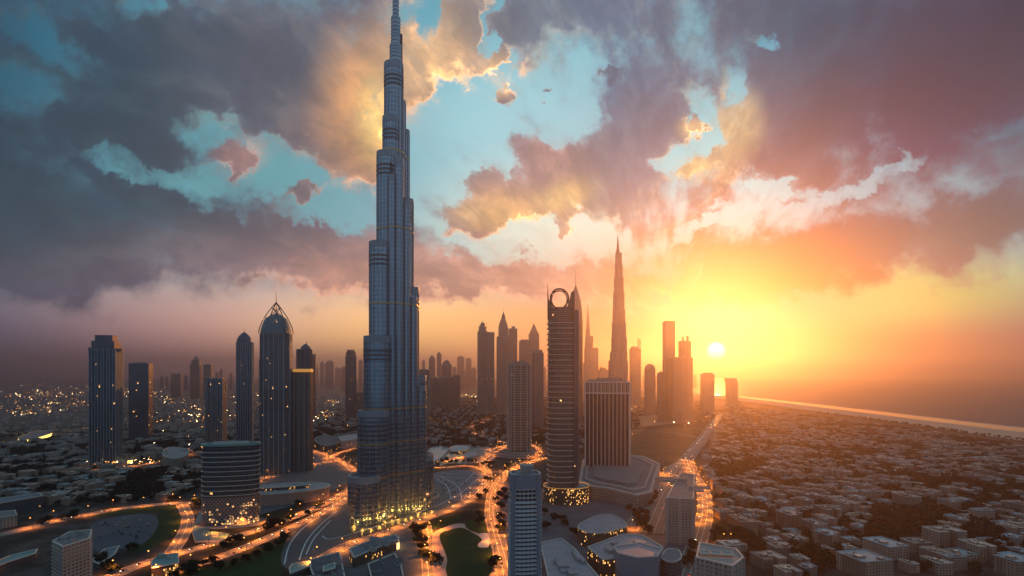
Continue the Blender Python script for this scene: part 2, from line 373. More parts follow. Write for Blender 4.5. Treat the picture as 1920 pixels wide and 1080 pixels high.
def chamf(a, b, c): return [(-a/2+c, -b/2), (a/2-c, -b/2), (a/2, -b/2+c), (a/2, b/2-c), (a/2-c, b/2), (-a/2+c, b/2), (-a/2, b/2-c), (-a/2, -b/2+c)]
def notch(a, b, ns, d):  # rectangle with upright recesses on every side
    def side(p, q, k):
        out = []; ux, uy = (q[0]-p[0]), (q[1]-p[1]); L = math.hypot(ux, uy); ux /= L; uy /= L; nx, ny = -uy, ux
        w = L/(2*k+1)
        out.append(p)
        for i in range(k):
            s0 = w*(2*i+1); s1 = w*(2*i+2)
            out += [(p[0]+ux*s0, p[1]+uy*s0), (p[0]+ux*s0+nx*d, p[1]+uy*s0+ny*d), (p[0]+ux*s1+nx*d, p[1]+uy*s1+ny*d), (p[0]+ux*s1, p[1]+uy*s1)]
        return out
    c = [(-a/2, -b/2), (a/2, -b/2), (a/2, b/2), (-a/2, b/2)]
    return side(c[0], c[1], ns)+side(c[1], c[2], max(1, ns-1))+side(c[2], c[3], ns)+side(c[3], c[0], max(1, ns-1))
def gnd(px, py, z=0.0):
    """ground point seen at a pixel of the photograph"""
    d = (H-z)*F/(py-HOR); return ((px-960)/F*d, d)
def px_of(x, y, z=0.0): return (960+F*x/y, HOR+F*(H-z)/y)
def thing(name, label, cat, loc=(0, 0, 0), group=None, rot=0.0):
    o = bpy.data.objects.new(name, None); COL.objects.link(o); o.location = loc; o.rotation_euler = (0, 0, rot)
    o['label'] = label; o['category'] = cat
    if group: o['group'] = group
    return o
def struct(o): o['kind'] = 'structure'; return o
class Fit:
    """scales, turns and places an outline so that it fills the columns x0..x1 and its foot is seen at row yb"""
    def __init__(s, poly, rot, x0, x1, yb):
        near = H*F/(yb-HOR); p = rotp(poly, radians(rot)); k = (x1-x0)/F*near; cx = ((x0+x1)/2-960)/F*near; cy = near
        for _ in range(25):
            q = [(x*k+cx, y*k+cy) for x, y in p]
            X = [960+F*a/b for a, b in q]; lo, hi = min(X), max(X); ny = min(b for a, b in q)
            k *= (x1-x0)/(hi-lo); cx -= ((lo+hi)/2-(x0+x1)/2)/F*cy; cy += near-ny
        s.k = k; s.c = (cx, cy, 0); s.poly = [(x*k, y*k) for x, y in p]; s.near = near
        s.mpp = cy/F
    def z(s, py): return H-(py-HOR)/F*s.c[1]
    def lx(s, px): return (px-960)/F*s.c[1]-s.c[0]
# ================================================================ the ground, the sea and the coast
def sheet(name, poly, z, m, stuff=None):
    mb = MB(m); mb.cap(poly, z); o = mb.build(name); o['kind'] = stuff or 'structure'; return o
def city_ground():
    m = bpy.data.materials.new('city_ground'); m.use_nodes = True; n = NT(m.node_tree); b = n.n['Principled BSDF']
    v = n.new('ShaderNodeTexCoord').outputs['Object']
    x, y, z = n.xyz(v)
    a = n.noise(v, .004, 5, .6).outputs['Fac']; c = n.noise(v, .03, 5, .65).outputs['Fac']
    vo = n.new('ShaderNodeTexVoronoi', feature='F1'); vo.inputs['Scale'].default_value = .022; n.put(vo.inputs['Vector'], v)
    vf = n.xyz(vo.outputs['Color'])[0]
    c1 = n.mix(n.rng(c, .35, .65), S(48, 47, 46), S(88, 82, 78))
    c2 = n.mix(n.rng(a, .46, .6), c1, S(44, 46, 36))
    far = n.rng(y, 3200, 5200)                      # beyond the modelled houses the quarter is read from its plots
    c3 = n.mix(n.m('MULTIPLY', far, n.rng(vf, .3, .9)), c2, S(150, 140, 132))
    n.put(b.inputs['Base Color'], c3); b.inputs['Roughness'].default_value = .95; b.inputs['Specular IOR Level'].default_value = .1
    return m
def water(name, col, rough, sc, strn):
    m = bpy.data.materials.new(name); m.use_nodes = True; n = NT(m.node_tree); b = n.n['Principled BSDF']
    v = n.new('ShaderNodeTexCoord').outputs['Object']
    mp = n.new('ShaderNodeMapping'); n.put(mp.inputs[0], v); mp.inputs[3].default_value = (1, .25, 1)
    ns = n.noise(mp.outputs[0], sc, 4, .6).outputs['Fac']; bp = n.new('ShaderNodeBump'); bp.inputs['Strength'].default_value = strn; bp.inputs['Distance'].default_value = 3
    n.put(bp.inputs['Height'], ns); n.put(b.inputs['Normal'], bp.outputs[0])
    b.inputs['Base Color'].default_value = col; b.inputs['Roughness'].default_value = rough; b.inputs['Specular IOR Level'].default_value = .22
    return m
M_GR = city_ground()
M_ASPH = mat('asphalt', S(112, 106, 102), .8, var=.18, scale=.04)
M_ASPHD = mat('dark_asphalt', S(58, 66, 74), .55, var=.2, scale=.03)
M_PAVE = mat('paving', S(150, 142, 134), .8, var=.2, scale=.06)
M_PAVED = mat('dark_paving', S(92, 92, 96), .8, var=.25, scale=.04)
M_LAWN = mat('lawn', S(44, 62, 36), .95, var=.25, scale=.05, spec=.1)
M_SOIL = mat('bare_soil', S(118, 88, 66), .95, var=.3, scale=.012, spec=.1)
M_SAND = mat('sand', S(190, 168, 146), .9, var=.1, scale=.01, spec=.1)
M_WETS = mat('wet_sand', S(120, 112, 104), .07, var=.05, scale=.01, spec=1.0)
M_WHITE = mat('white_paint', S(222, 222, 218), .6)
M_SEA = water('sea_water', S(46, 52, 60), .42, .022, .8)
M_POND = water('pond_water', S(40, 70, 80), .06, .2, .15)
G = 26000
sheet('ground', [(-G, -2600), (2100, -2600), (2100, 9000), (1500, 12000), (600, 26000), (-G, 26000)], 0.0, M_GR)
COAST = [(1990, -2600), (1985, 1200), (1992, 2000), (2025, 2700), (2075, 3400), (2130, 4300), (2165, 5400), (2090, 6800), (1900, 8600), (1500, 11500), (700, 22000), (500, 26000)]
def line_shift(d): return [(x+d, y) for x, y in COAST]
def strip(name, a, b, z, m):
    mb = MB(m)
    for i in range(len(a)-1): mb.face([(*a[i], z), (*b[i], z), (*b[i+1], z), (*a[i+1], z)])
    o = mb.build(name); o['kind'] = 'structure'; return o
strip('beach', [(x-235-18*sin(y/260.0), y) for x, y in COAST], line_shift(38), .3, M_SAND)
strip('wet_shore', line_shift(-12), line_shift(138), .46, M_WETS)
sheet('sea', line_shift(20)+[(G, 26000), (G, -2600)], .42, M_SEA)
foam = mat('foam', S(245, 240, 230), .5, var=.08, scale=.05)
def foam_line(d0, wd, seed):
    r = random.Random(seed); A = []; B = []; y = 900.0
    while y < 9000:
        # x of the coast at y
        for (xa, ya), (xb, yb) in zip(COAST, COAST[1:]):
            if ya <= y <= yb: x = xa+(xb-xa)*(y-ya)/(yb-ya)
        j = 7*sin(y/90+seed)+4*sin(y/37); A.append((x+d0+j, y)); B.append((x+d0+j+wd*(.4+.9*r.random()), y)); y += 22+y*.01
    return strip('surf', A, B, .48+.03*seed, foam)
foam_line(134, 7, 1); foam_line(165, 5, 2)
# fields, lawns, squares
def pxpoly(pts): return [gnd(*p) for p in pts]
def smooth_loop(pts, k=5):
    out = []; n = len(pts)
    for i in range(n):
        p0, p1, p2, p3 = pts[i-1], pts[i], pts[(i+1) % n], pts[(i+2) % n]
        for j in range(k):
            t = j/k
            out.append(tuple(.5*((2*p1[a])+(-p0[a]+p2[a])*t+(2*p0[a]-5*p1[a]+4*p2[a]-p3[a])*t*t+(-p0[a]+3*p1[a]-3*p2[a]+p3[a])*t**3) for a in (0, 1)))
    return out
sheet('field', pxpoly([(1182, 806), (1330, 800), (1345, 790), (1262, 884), (1182, 868)]), .04, M_SOIL)
sheet('field', pxpoly([(1182, 802), (1310, 790), (1250, 776), (1182, 782)]), .05, mat('pale_soil', S(150, 120, 98), .95, var=.3, scale=.01))
sheet('dark_field', pxpoly([(-60, 782), (166, 776), (166, 796), (-60, 806)]), .05, mat('scrub', S(60, 64, 56), .95, var=.3, scale=.01))
sheet('square', pxpoly([(590, 845), (662, 885), (654, 905), (580, 940), (486, 965), (486, 880)]), .03, M_PAVED)
sheet('forecourt', smooth_loop(pxpoly([(530, 1062), (545, 1000), (600, 960), (652, 925), (700, 935), (815, 905), (848, 928), (850, 945), (770, 978), (690, 1000), (628, 1030), (610, 1062)])), .06, M_ASPHD)
sheet('square', pxpoly([(545, 1300), (545, 1066), (640, 1030), (775, 985), (800, 1075), (800, 1300)]), .07, M_PAVED)
sheet('square', pxpoly([(930, 900), (1245, 955), (1300, 1000), (1340, 1300), (930, 1300)]), .035, mat('mauve_paving', S(96, 88, 94), .8, var=.35, scale=.03))
sheet('car_park', smooth_loop(pxpoly([(816, 886), (880, 881), (914, 892), (905, 920), (868, 940), (846, 936), (834, 915), (815, 905)])), .08, mat('parking_surface', S(96, 98, 108), .7, var=.12, scale=.02))
sheet('terrace', smooth_loop(pxpoly([(812, 868), (846, 838), (900, 834), (930, 846), (924, 862), (870, 870), (845, 868)])), .05, M_PAVE)
POND = smooth_loop(pxpoly([(800, 848), (812, 838), (838, 837), (838, 846), (820, 862), (800, 868)]))
sheet('pond', POND, .10, mat('shallow_pond', S(120, 158, 168), .25, var=.05))
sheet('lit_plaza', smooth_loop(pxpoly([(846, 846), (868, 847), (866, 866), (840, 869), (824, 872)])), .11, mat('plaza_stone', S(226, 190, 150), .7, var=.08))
LAWN = smooth_loop(pxpoly([(824, 1004), (846, 993), (868, 990), (898, 1006), (912, 1020), (925, 1022), (926, 1062), (908, 1090), (880, 1110), (852, 1100), (836, 1072), (838, 1046)]))
park = smooth_loop(pxpoly([(800, 1010), (846, 984), (880, 984), (932, 1005), (936, 1062), (915, 1105), (880, 1130), (820, 1120), (800, 1060)]))
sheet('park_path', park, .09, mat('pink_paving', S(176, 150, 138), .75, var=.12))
sheet('lawn', LAWN, .13, M_LAWN)
sheet('lawn', smooth_loop(pxpoly([(798, 988), (825, 972), (858, 966), (862, 972), (845, 984), (812, 992)])), .12, M_LAWN)
sheet('lawn', smooth_loop(pxpoly([(872, 984), (882, 974), (912, 980), (916, 1000), (905, 1002), (880, 994)])), .12, M_LAWN)
sheet('park_terrace', smooth_loop(pxpoly([(898, 1002), (914, 1000), (918, 1012), (915, 1026), (898, 1026), (897, 1020), (904, 1012)])), .17, mat('pale_terrace', S(196, 186, 182), .7))
sheet('verge', pxpoly([(330, 1300), (300, 1082), (400, 1062), (480, 1035), (545, 1008), (528, 1062), (545, 1300)]), .05, M_LAWN)
sheet('verge', smooth_loop(pxpoly([(170, 970), (240, 952), (320, 948), (345, 955), (340, 985), (300, 1020), (240, 1035), (262, 985), (300, 962), (240, 964)])), .05, M_LAWN)
sheet('car_park', smooth_loop(pxpoly([(170, 985), (235, 966), (288, 966), (296, 985), (270, 1018), (220, 1030), (175, 1030)])), .06, mat('parking_dark', S(66, 70, 80), .7, var=.2, scale=.02))
# roads: (name, pixel line, half width in metres, height, material)
def catmull(pts, k=8):
    P = [pts[0]]+list(pts)+[pts[-1]]; out = []
    for i in range(1, len(P)-2):
        p0, p1, p2, p3 = P[i-1], P[i], P[i+1], P[i+2]
        for j in range(k):
            t = j/k
            out.append(tuple(.5*((2*p1[a])+(-p0[a]+p2[a])*t+(2*p0[a]-5*p1[a]+4*p2[a]-p3[a])*t*t+(-p0[a]+3*p1[a]-3*p2[a]+p3[a])*t**3) for a in (0, 1)))
    return out+[P[-1]]
def offset_line(line, d):
    out = []
    for i, p in enumerate(line):
        a, b = line[max(i-1, 0)], line[min(i+1, len(line)-1)]; dx, dy = b[0]-a[0], b[1]-a[1]; L = math.hypot(dx, dy) or 1
        out.append((p[0]-dy/L*d, p[1]+dx/L*d))
    return out
ROADS = {}; RZ = [.20]
def road(key, pts, hw, m=None, world=False, lines=True):
    ln = catmull(pts if world else [gnd(*p) for p in pts]); z = RZ[0]; RZ[0] += .012
    strip('road', offset_line(ln, hw), offset_line(ln, -hw), z, m or M_ASPH)
    mb = MB(M_PAVE)                                     # kerbed pavements each side
    for s in (1, -1):
        a, b = offset_line(ln, s*hw), offset_line(ln, s*(hw+2.2))
        for i in range(len(a)-1):
            mb.face([(*a[i], z+.14), (*b[i], z+.14), (*b[i+1], z+.14), (*a[i+1], z+.14)]); mb.face([(*a[i], z), (*a[i+1], z), (*a[i+1], z+.14), (*a[i], z+.14)])
    o = mb.build('pavement'); o['kind'] = 'structure'
    if lines:
        mb = MB(M_WHITE)
        for d in ((0,) if hw < 8 else (-hw/3, hw/3)):
            a, b = offset_line(ln, d-.25), offset_line(ln, d+.25)
            for i in range(len(a)-1): mb.face([(*a[i], z+.02), (*b[i], z+.02), (*b[i+1], z+.02), (*a[i+1], z+.02)])
        o = mb.build('road_marking'); o['kind'] = 'structure'
    ROADS[key] = (ln, hw, z)
road('north_west', [(-120, 1024), (0, 1003), (60, 988), (140, 970), (240, 952), (330, 944), (400, 944)], 9)
road('boulevard_a', [(150, 1110), (250, 1064), (350, 1034), (430, 1010), (500, 988), (560, 966), (610, 944), (664, 912), (700, 880)], 8)
road('boulevard_b', [(230, 1120), (330, 1072), (420, 1042), (500, 1010), (575, 976), (630, 948), (680, 918)], 8)
road('cross_west', [(340, 944), (352, 970), (345, 1000), (318, 1042)], 7)
road('link_west', [(470, 905), (540, 884), (600, 868), (640, 862)], 6)
road('market_a', [(560, 838), (590, 846), (620, 856), (650, 872), (668, 886)], 8)
road('market_b', [(606, 862), (640, 848), (676, 838)], 7)
road('north_mid', [(668, 838), (560, 795), (520, 770), (430, 752)], 9)
road('front_road', [(560, 1080), (640, 1028), (720, 1000), (800, 972), (860, 948), (895, 925), (914, 902), (912, 884)], 9)
road('ring_top', [(912, 884), (880, 874), (840, 876), (800, 878)], 7)
road('main_east', [(956, 1140), (946, 1060), (930, 1000), (921, 960), (926, 920), (950, 888), (985, 868), (1030, 858)], 9)
road('slip_east', [(912, 884), (906, 868), (922, 852), (950, 838), (968, 826)], 7)
road('north_east', [(960, 832), (915, 822), (870, 806), (830, 795), (790, 786), (740, 776), (660, 764)], 9)
road('round_podium', [(912, 884), (950, 884), (1000, 866), (1012, 846), (990, 832), (955, 834), (915, 845)], 6)
road('tower_loop', [(880, 802), (905, 792), (925, 783), (960, 778), (1000, 774)], 8)
road('park_west', [(800, 985), (803, 1010), (800, 1040), (806, 1100), (815, 1200)], 5)
road('highway', [(1352, 776), (1340, 792), (1318, 822), (1290, 858), (1262, 900), (1240, 945), (1218, 1000)], 17)
road('highway_slip', [(1345, 786), (1300, 846), (1255, 880), (1232, 920), (1185, 985)], 8)
road('coast_road', [(1290, 862), (1300, 890), (1318, 920), (1322, 955), (1316, 990), (1300, 1040), (1280, 1100), (1262, 1200)], 11)
road('side_street', [(1236, 884), (1258, 900), (1270, 912)], 8)
road('west_far', [(160, 884), (230, 876), (300, 866), (380, 846)], 9)
road('far_road', [(-100, 818), (100, 806), (240, 800), (430, 790), (560, 796)], 8)
road('far_field_road', [(1182, 806), (1260, 812), (1318, 822)], 6)
# light painted edge lines of the forecourt drive
for k, pts in enumerate([[(533, 1058), (545, 1018), (575, 985), (625, 952)], [(561, 1050), (575, 1015), (600, 985), (632, 958)], [(574, 1040), (590, 1008), (620, 976)],
                         [(604, 1005), (618, 1011), (660, 1001), (740, 976), (820, 948), (850, 932)], [(846, 935), (838, 912), (818, 898)], [(866, 938), (858, 912), (826, 893)]]):
    ln = catmull([gnd(*p) for p in pts]); strip('kerb', offset_line(ln, .9), offset_line(ln, -.9), .24+.004*k, mat('pale_kerb', S(190, 200, 204), .5))
for k, pts in enumerate([[(820, 898), (860, 905), (900, 903)], [(818, 892), (870, 896), (908, 895)], [(826, 888), (880, 889), (910, 890)], [(850, 935), (880, 912), (905, 890)], [(836, 925), (870, 905), (890, 885)]]):
    ln = catmull([gnd(*p) for p in pts]); strip('road_marking', offset_line(ln, .6), offset_line(ln, -.6), .14+.004*k, M_WHITE)
# ================================================================ towers
FA = dict(
 hero=facade('blue_steel_glass', (.38, .45, .51), (.17, .27, .36), 7.2, 5.6, .08, .42, .0003, .9, gr=.14, gm=.9, wr=.26, wm=.8, litz=(20, 120, 40.0, .1), gvr=(.92, 1.06)),
 teal=facade('teal_glass', (.10, .13, .15), (.16, .22, .26), 3.8, 3.2, .3, .3, .004, .8, gr=.15, gm=.6),
 dark=facade('dark_glass', (.10, .10, .11), (.10, .12, .14), 3.8, 3.0, .25, .3, .004, .8, gr=.15, gm=.5),
 navy=facade('navy_glass', (.08, .10, .12), (.09, .12, .16), 3.8, 4.5, .12, .2, .004, .8, gr=.12, gm=.6),
 stone=facade('stone_and_glass', (.30, .26, .23), (.10, .11, .13), 3.8, 4.0, .55, .45, .003, .8, gr=.2, gm=.3, wr=.8),
 pale=facade('pale_concrete_grid', (.46, .41, .37), (.09, .08, .09), 3.6, 4.0, .42, .40, .004, .8, gr=.2, gm=.3, wr=.8),
 brown=facade('brown_glass', (.22, .17, .15), (.10, .07, .07), 4.0, 4.0, .15, .3, .002, .9, gr=.2, gm=.3),
 resid=facade('beige_apartments', (.40, .32, .26), (.06, .06, .07), 3.3, 4.2, .55, .5, .002, .9, gr=.3, gm=.1, wr=.85),
 lattice=facade('lattice_glass', (.10, .10, .11), (.05, .06, .07), 3.6, 3.6, .3, .3, .22, .8, (1, .50, .18), gr=.2, gm=.3, litz=(0, 60, 1.6, 1.0)),
 podlit=facade('lit_podium', (.16, .11, .08), (.05, .05, .05), 3.0, 1.9, .3, .3, .12, 1.0, (1, .48, .12), gr=.3, gm=.2),
 pod=facade('podium_arches', (.34, .28, .26), (.10, .08, .09), 5.0, 3.4, .5, .45, .006, .8, gr=.3, gm=.1),
 white=facade('white_apartments', (.50, .53, .56), (.05, .07, .09), 3.6, 3.6, .12, .35, .001, .6, gr=.2, gm=.4),
)
M_CONC = mat('concrete', S(150, 146, 142), .8, var=.15, scale=.05)
M_ROOF = mat('roof_gravel', S(120, 118, 118), .9, var=.2, scale=.08)
M_LEDGE = mat('metal_ledge', S(140, 154, 168), .5, .5, var=.05)
M_LEDGED = mat('dark_ledge', S(84, 92, 104), .4, .5, var=.05)
M_GOLD = mat('gilded_belt', S(190, 160, 120), .35, .8, var=.15, scale=.2)
M_STEEL = mat('steel', S(120, 124, 130), .35, .8)
M_DSTEEL = mat('dark_steel', S(60, 60, 66), .4, .7)
M_PALE = mat('pale_stone', S(196, 184, 174), .7, var=.08, scale=.05)
M_MAUVE = mat('rose_concrete', S(176, 156, 150), .7, var=.08, scale=.05); M_FIN = mat('white_fins', S(226, 210, 202), .7, var=.06, scale=.05)
M_DOME = mat('dome_metal', S(82, 90, 104), .28, .8)
M_TEALROOF = mat('verdigris_roof', S(112, 150, 150), .5, .2, var=.1, scale=.1)
M_BULB = mat('warm_light', S(255, 190, 90), emit=(1, .40, .07), es=3.5)
M_BAND = mat('lit_gold_band', S(255, 190, 90), emit=(1, .42, .08), es=.28)
def bands(mb, poly, z0, z1, pitch, th, out, mi=1):
    a = off(poly, .0); b = off(poly, out); z = z0+pitch*.5
    while z < z1-th: mb.ring(a, b, z, z+th, mi); z += pitch
def fins(mb, poly, z0, z1, spacing, w, d, mi=1):
    n = len(poly)
    for i in range(n):
        a, b = poly[i], poly[(i+1) % n]; dx, dy = b[0]-a[0], b[1]-a[1]; L = math.hypot(dx, dy)
        if L < w*1.2: continue
        k = max(1, int(round(L/spacing))); ang = atan2(dy, dx); nx, ny = dy/L, -dx/L
        for j in range(k+1):
            if j == k and k > 0 and L > spacing*.9 and n > 8: continue
            t = j/k; mb.box(a[0]+dx*t+nx*d*.5, a[1]+dy*t+ny*d*.5, z0, w, d, z1-z0, ang, mi)
def lattice(mb, poly, z0, z1, step, w, d, mi=1):
    """criss-cross bars wound round an outline"""
    P = off(poly, d); n = len(P); cum = [0]
    for i in range(n): cum.append(cum[-1]+math.hypot(P[(i+1) % n][0]-P[i][0], P[(i+1) % n][1]-P[i][1]))
    def at(s):
        s %= cum[-1]
        for i in range(n):
            if s <= cum[i+1]: t = (s-cum[i])/(cum[i+1]-cum[i]+1e-9); a, b = P[i], P[(i+1) % n]; return (a[0]+(b[0]-a[0])*t, a[1]+(b[1]-a[1])*t)
        return P[0]
    m = int(cum[-1]/step)
    for k in range(m):
        for sg in (1, -1):
            s = k*step; z = z0; 
            while z < z1-1:
                z2 = min(z1, z+step*.6); s2 = s+sg*step*.5
                a, b, c, e = at(s-w/2), at(s+w/2), at(s2+w/2), at(s2-w/2)
                mb.face([(*a, z), (*b, z), (*c, z2), (*e, z2)], mi); s = s2; z = z2; sg = -sg
UNIT = {'rect': lambda r: rect(1, r), 'oct': lambda r: chamf(1, r, .22*min(1, r)), 'round': lambda r: circ(28, 1, r), 'sq': lambda r: sup(28, 1, r, 3.6),
        'notch': lambda r: notch(1, r, 3, .06), 'notch4': lambda r: notch(1, r, 4, .05)}
def roof_kit(mb, poly, z, seed=0, mi=1):
    """parapet, plant boxes and vents on a flat roof"""
    r = random.Random(seed); mb.shell(scp(poly, .95), poly, z, z+2.2, mi)
    w = max(p[0] for p in poly)-min(p[0] for p in poly); h = max(p[1] for p in poly)-min(p[1] for p in poly)
    for k in range(5):
        mb.box(r.uniform(-.25, .25)*w, r.uniform(-.25, .25)*h, z, w*r.uniform(.08, .26), h*r.uniform(.08, .26), r.uniform(2, 6), 0, mi)
def tower(name, label, x0, x1, yt, yb, foot='rect', r=.8, rot=12, fa='stone', band=None, fin=None, ledge=M_LEDGED, crown=(), group='towers of the skyline', tops=True, cat='tower', split=None):
    P = Fit(UNIT[foot](r) if isinstance(foot, str) else foot, rot, x0, x1, yb); z = P.z(yt)
    t = thing(name, label, cat, P.c, group)
    mb = MB(FA[fa]); 
    if split:          # upper part narrower: (factor, row)
        zs = P.z(split[1]); mb.prism(P.poly, -1, zs); mb.prism(scp(P.poly, split[0]), zs-.5, z)
        up = scp(P.poly, split[0])
    else: zs = z; mb.prism(P.poly, -1, z); up = P.poly
    mb.build('wall', t)
    if band:
        b = MB(ledge); bands(b, P.poly, 4, zs-1, *band, mi=0)
        if split: bands(b, up, zs+2, z-1, *band, mi=0)
        b.build('ledge', t)
    if fin: 
        b = MB(ledge); fins(b, P.poly, 0, zs+1, *fin, mi=0)
        if split: fins(b, up, zs, z+1, *fin, mi=0)
        b.build('fin', t)
    if tops: b = MB(M_CONC, M_ROOF); roof_kit(b, up, z+.05, hash(label) % 999 if False else int(x0*7+yt), 0); b.build('roof_plant', t)
    W_ = (x1-x0)
    for c in crown:
        k = c[0]
        if k == 'spire':     # (spire, px, row0, row1, radius)
            b = MB(M_DSTEEL); zz0, zz1 = P.z(c[2])-1, P.z(c[3]); b.tube([(P.lx(c[1]), 0, zz0), (P.lx(c[1]), 0, zz0+(zz1-zz0)*.6), (P.lx(c[1]), 0, zz1)], [c[4], c[4]*.6, .25*c[4]], 6); b.build('spire', t)
        else:                # (kind, px0, px1, row0, row1)
            a0, a1 = P.lx(c[1]), P.lx(c[2]); w = a1-a0; cx = (a0+a1)/2; zz0, zz1 = P.z(c[3])-.6, P.z(c[4]); b = MB(FA[fa], M_CONC, M_DOME)
            if k == 'box': b.prism([(cx+x, y) for x, y in rotp(rect(w*.86, w*.7), radians(rot))], zz0, zz1, 0, 1)
            if k == 'round': b.prism([(cx+x, y) for x, y in circ(20, w, w*.9)], zz0, zz1, 0, 1)
            if k == 'pyr': b.prism([(cx+x, y) for x, y in rect(w, w*.8)], zz0, zz1, 2, 2, top=[(cx+x, y) for x, y in rect(.4, .4)])
            if k == 'tier':
                q = zz0
                for f, g in ((1, .34), (.78, .62), (.56, .84), (.3, 1)):
                    zn = zz0+(zz1-zz0)*g; b.prism([(cx+x, y) for x, y in chamf(w*f, w*f*.8, w*f*.15)], q, zn, 0, 1, top=[(cx+x, y) for x, y in chamf(w*f*.88, w*f*.7, w*f*.13)]); q = zn-.2
            if k == 'dome': b.lathe([(w/2*cos(a), zz0+(zz1-zz0)*sin(a)) for a in [pi/2*i/7 for i in range(7)]]+[(.3, zz1)], cx, 0, 20, 2)
            if k == 'ogive': b.lathe([(w/2*(1-(i/8)**2.1), zz0+(zz1-zz0)*i/8) for i in range(8)]+[(.3, zz1)], cx, 0, 20, 2)
            if k == 'lamp': b = MB(M_BAND); b.prism([(cx+x, y) for x, y in rotp(rect(w, w*.9), radians(rot))], zz0, zz1)
            b.build({'box': 'penthouse', 'round': 'penthouse', 'pyr': 'pointed_roof', 'tier': 'stepped_crown', 'dome': 'dome', 'ogive': 'dome', 'lamp': 'light_band'}[k], t)
    return t, P
# ---------------------------------------------------------------- the supertall tower
def supertall():
    ax, ay = gnd(738, 957)[0], 957.0; ax = (738-960)/F*957
    t = thing('supertall_tower', 'tallest silver blue glass tower of clustered stepped cylinders rising out of the frame', 'skyscraper', (ax, ay, 0))
    def Z(py, d): return H-(py-HOR)/F*d
    # left px or right px edge, radius, distance, top row
    L = [(654, 25, 888, 892), (672, 24, 903, 770), (683, 22, 918, 632), (693, 18, 930, 456), (707, 15, 940, 288), (718, 14, 948, 222), (721, 15.5, 955, 122)]
    Rr = [(812, 22, 985, 852), (799, 20, 978, 705), (785, 12.5, 968, 541), (775, 12, 965, 376), (767.5, 7, 985, 246), (760.5, 9, 972, 192)]
    C = [(722, 6.5, 926, 470), (735, 6.5, 924, 330), (748, 6.5, 926, 300), (761, 6.5, 936, 378), (774, 7, 948, 560), (788, 9, 962, 724)]
    segs = []
    for px, r, d, top in L: segs.append(((px-960)/F*d+r-ax, d-ay, r, Z(top, d)))
    for px, r, d, top in Rr: segs.append(((px-960)/F*d-r-ax, d-ay, r, Z(top, d)))
    for px, r, d, top in C: segs.append(((px-960)/F*d-ax, d-ay, r, Z(top, d)))
    for k, (x, y, r, z) in enumerate(segs):
        n = 48 if r > 11 else 32; p = [(x+a, y+b) for a, b in circ(n, 2*r, 2*r)]
        mb = MB(FA['hero']); o = None
        me = bpy.data.meshes.new('glass_shaft'); vs = [(*q_, -1.0) for q_ in p]+[(*q_, z-.6) for q_ in p]
        me.from_pydata(vs, [], [(i, (i+1) % n, n+(i+1) % n, n+i) for i in range(n)]); me.materials.append(FA['hero'])
        ul = me.uv_layers.new(name='UVMap'); st = 2*pi*r/n; ul.data.foreach_set('uv', [c_ for i in range(n) for c_ in (i*st, -1, (i+1)*st, -1, (i+1)*st, z, i*st, z)])
        me.polygons.foreach_set('use_smooth', [True]*n); me.update(); o = bpy.data.objects.new('glass_shaft', me); COL.objects.link(o); o.parent = t
        b = MB(M_LEDGE, M_LEDGED, M_GOLD); q = off(p, .4); zz = 4.85
        while zz < min(z-9, 150): b.ring(p, q, zz, zz+1.3, 1); zz += 7.2
        for i in range(0, n, 3 if n == 48 else 4):       # upright steel fins
            a_ = 2*pi*i/n; b.box(x+(r+.35)*cos(a_), y+(r+.35)*sin(a_), 0, 1.1, .55, z-2, a_, 0)
        q2 = off(p, 1.0)
        for zb in (66, 118, 172, 342, 466, 598): 
            if zb < z-12: b.ring(p, q2, zb, zb+2.6, 2)
        if r > 11:
            for j, zb in enumerate((z-24, z-31, z-38)): b.ring(p, off(p, 1.0), zb, zb+2.8, 1)
        b.ring(p, off(p, .5), z-9, z+1.5, 0); b.build('ledge', t)
        b = MB(M_ROOF, M_LEDGE); inn = scp([(a-x, c-y) for a, c in p], .88); inn = [(a+x, c+y) for a, c in inn]
        b.cap(p, z-.5, 0); b.shell(inn, p, z-.45, z+1.5, 1); b.build('terrace', t)
    b = MB(M_DSTEEL); xx = lambda q: (q-960)/F*957-ax  # dark inner blocks: their colour stands for shade in gaps between shafts
    for (p0, p1, top, ya, yb_) in ((712, 756, 306, -14, 20), (703, 764, 480, -10, 20), (690, 774, 650, -8, 24), (684, 780, 780, -6, 26)):
        b.prism([(xx(p0), ya), (xx(p1), ya), (xx(p1), yb_), (xx(p0), yb_)], -1, Z(top, 957))
    b.build('shade_core', t)
    b = MB(FA['hero'], M_LEDGE); cx = (742-960)/F*957-ax
    for (r0, top, bot) in ((10, 85, 124), (7.6, 33, 86), (5.0, -25, 34)):
        p = [(cx+a, c) for a, c in circ(20, 2*r0, 2*r0)]; b.prism(p, Z(bot, 957)-4, Z(top, 957), 0, 1)
        z = Z(bot, 957)
        while z < Z(top, 957)-3: b.ring(p, off(p, .5), z, z+1.2, 1); z += 6
    b.lathe([(5, Z(-25, 957)), (2.4, Z(-42, 957)), (.5, Z(-55, 957))], cx, 0, 12, 1)
    b.build('spire', t)
    b = MB(M_DSTEEL); x = (753-960)/F*965-ax; b.box(x, 6, Z(250, 965), 3.2, 5, Z(66, 965)-Z(250, 965)); b.build('mast_rail', t)
    # low ring walls at the foot
    for (px, py, r, h) in ((694, 972, 34, 5), (790, 935, 31, 5)):
        gx, gy = gnd(px, py); gy += 14; b = MB(M_PAVED, M_PALE); p = [(gx-ax+a, gy-ay+c) for a, c in circ(36, 2*r, 2*r)]; b.prism(p, 0, h-1.0, 1, 0); b.shell([(gx-ax+a, gy-ay+c) for a, c in circ(36, 2*r-2.5, 2*r-2.5)], p, h-.99, h, 1); b.build('podium', t)
    # warm glow at the entrance: lamps along the foot
    return t, (ax, ay)
HERO, HXY = supertall()
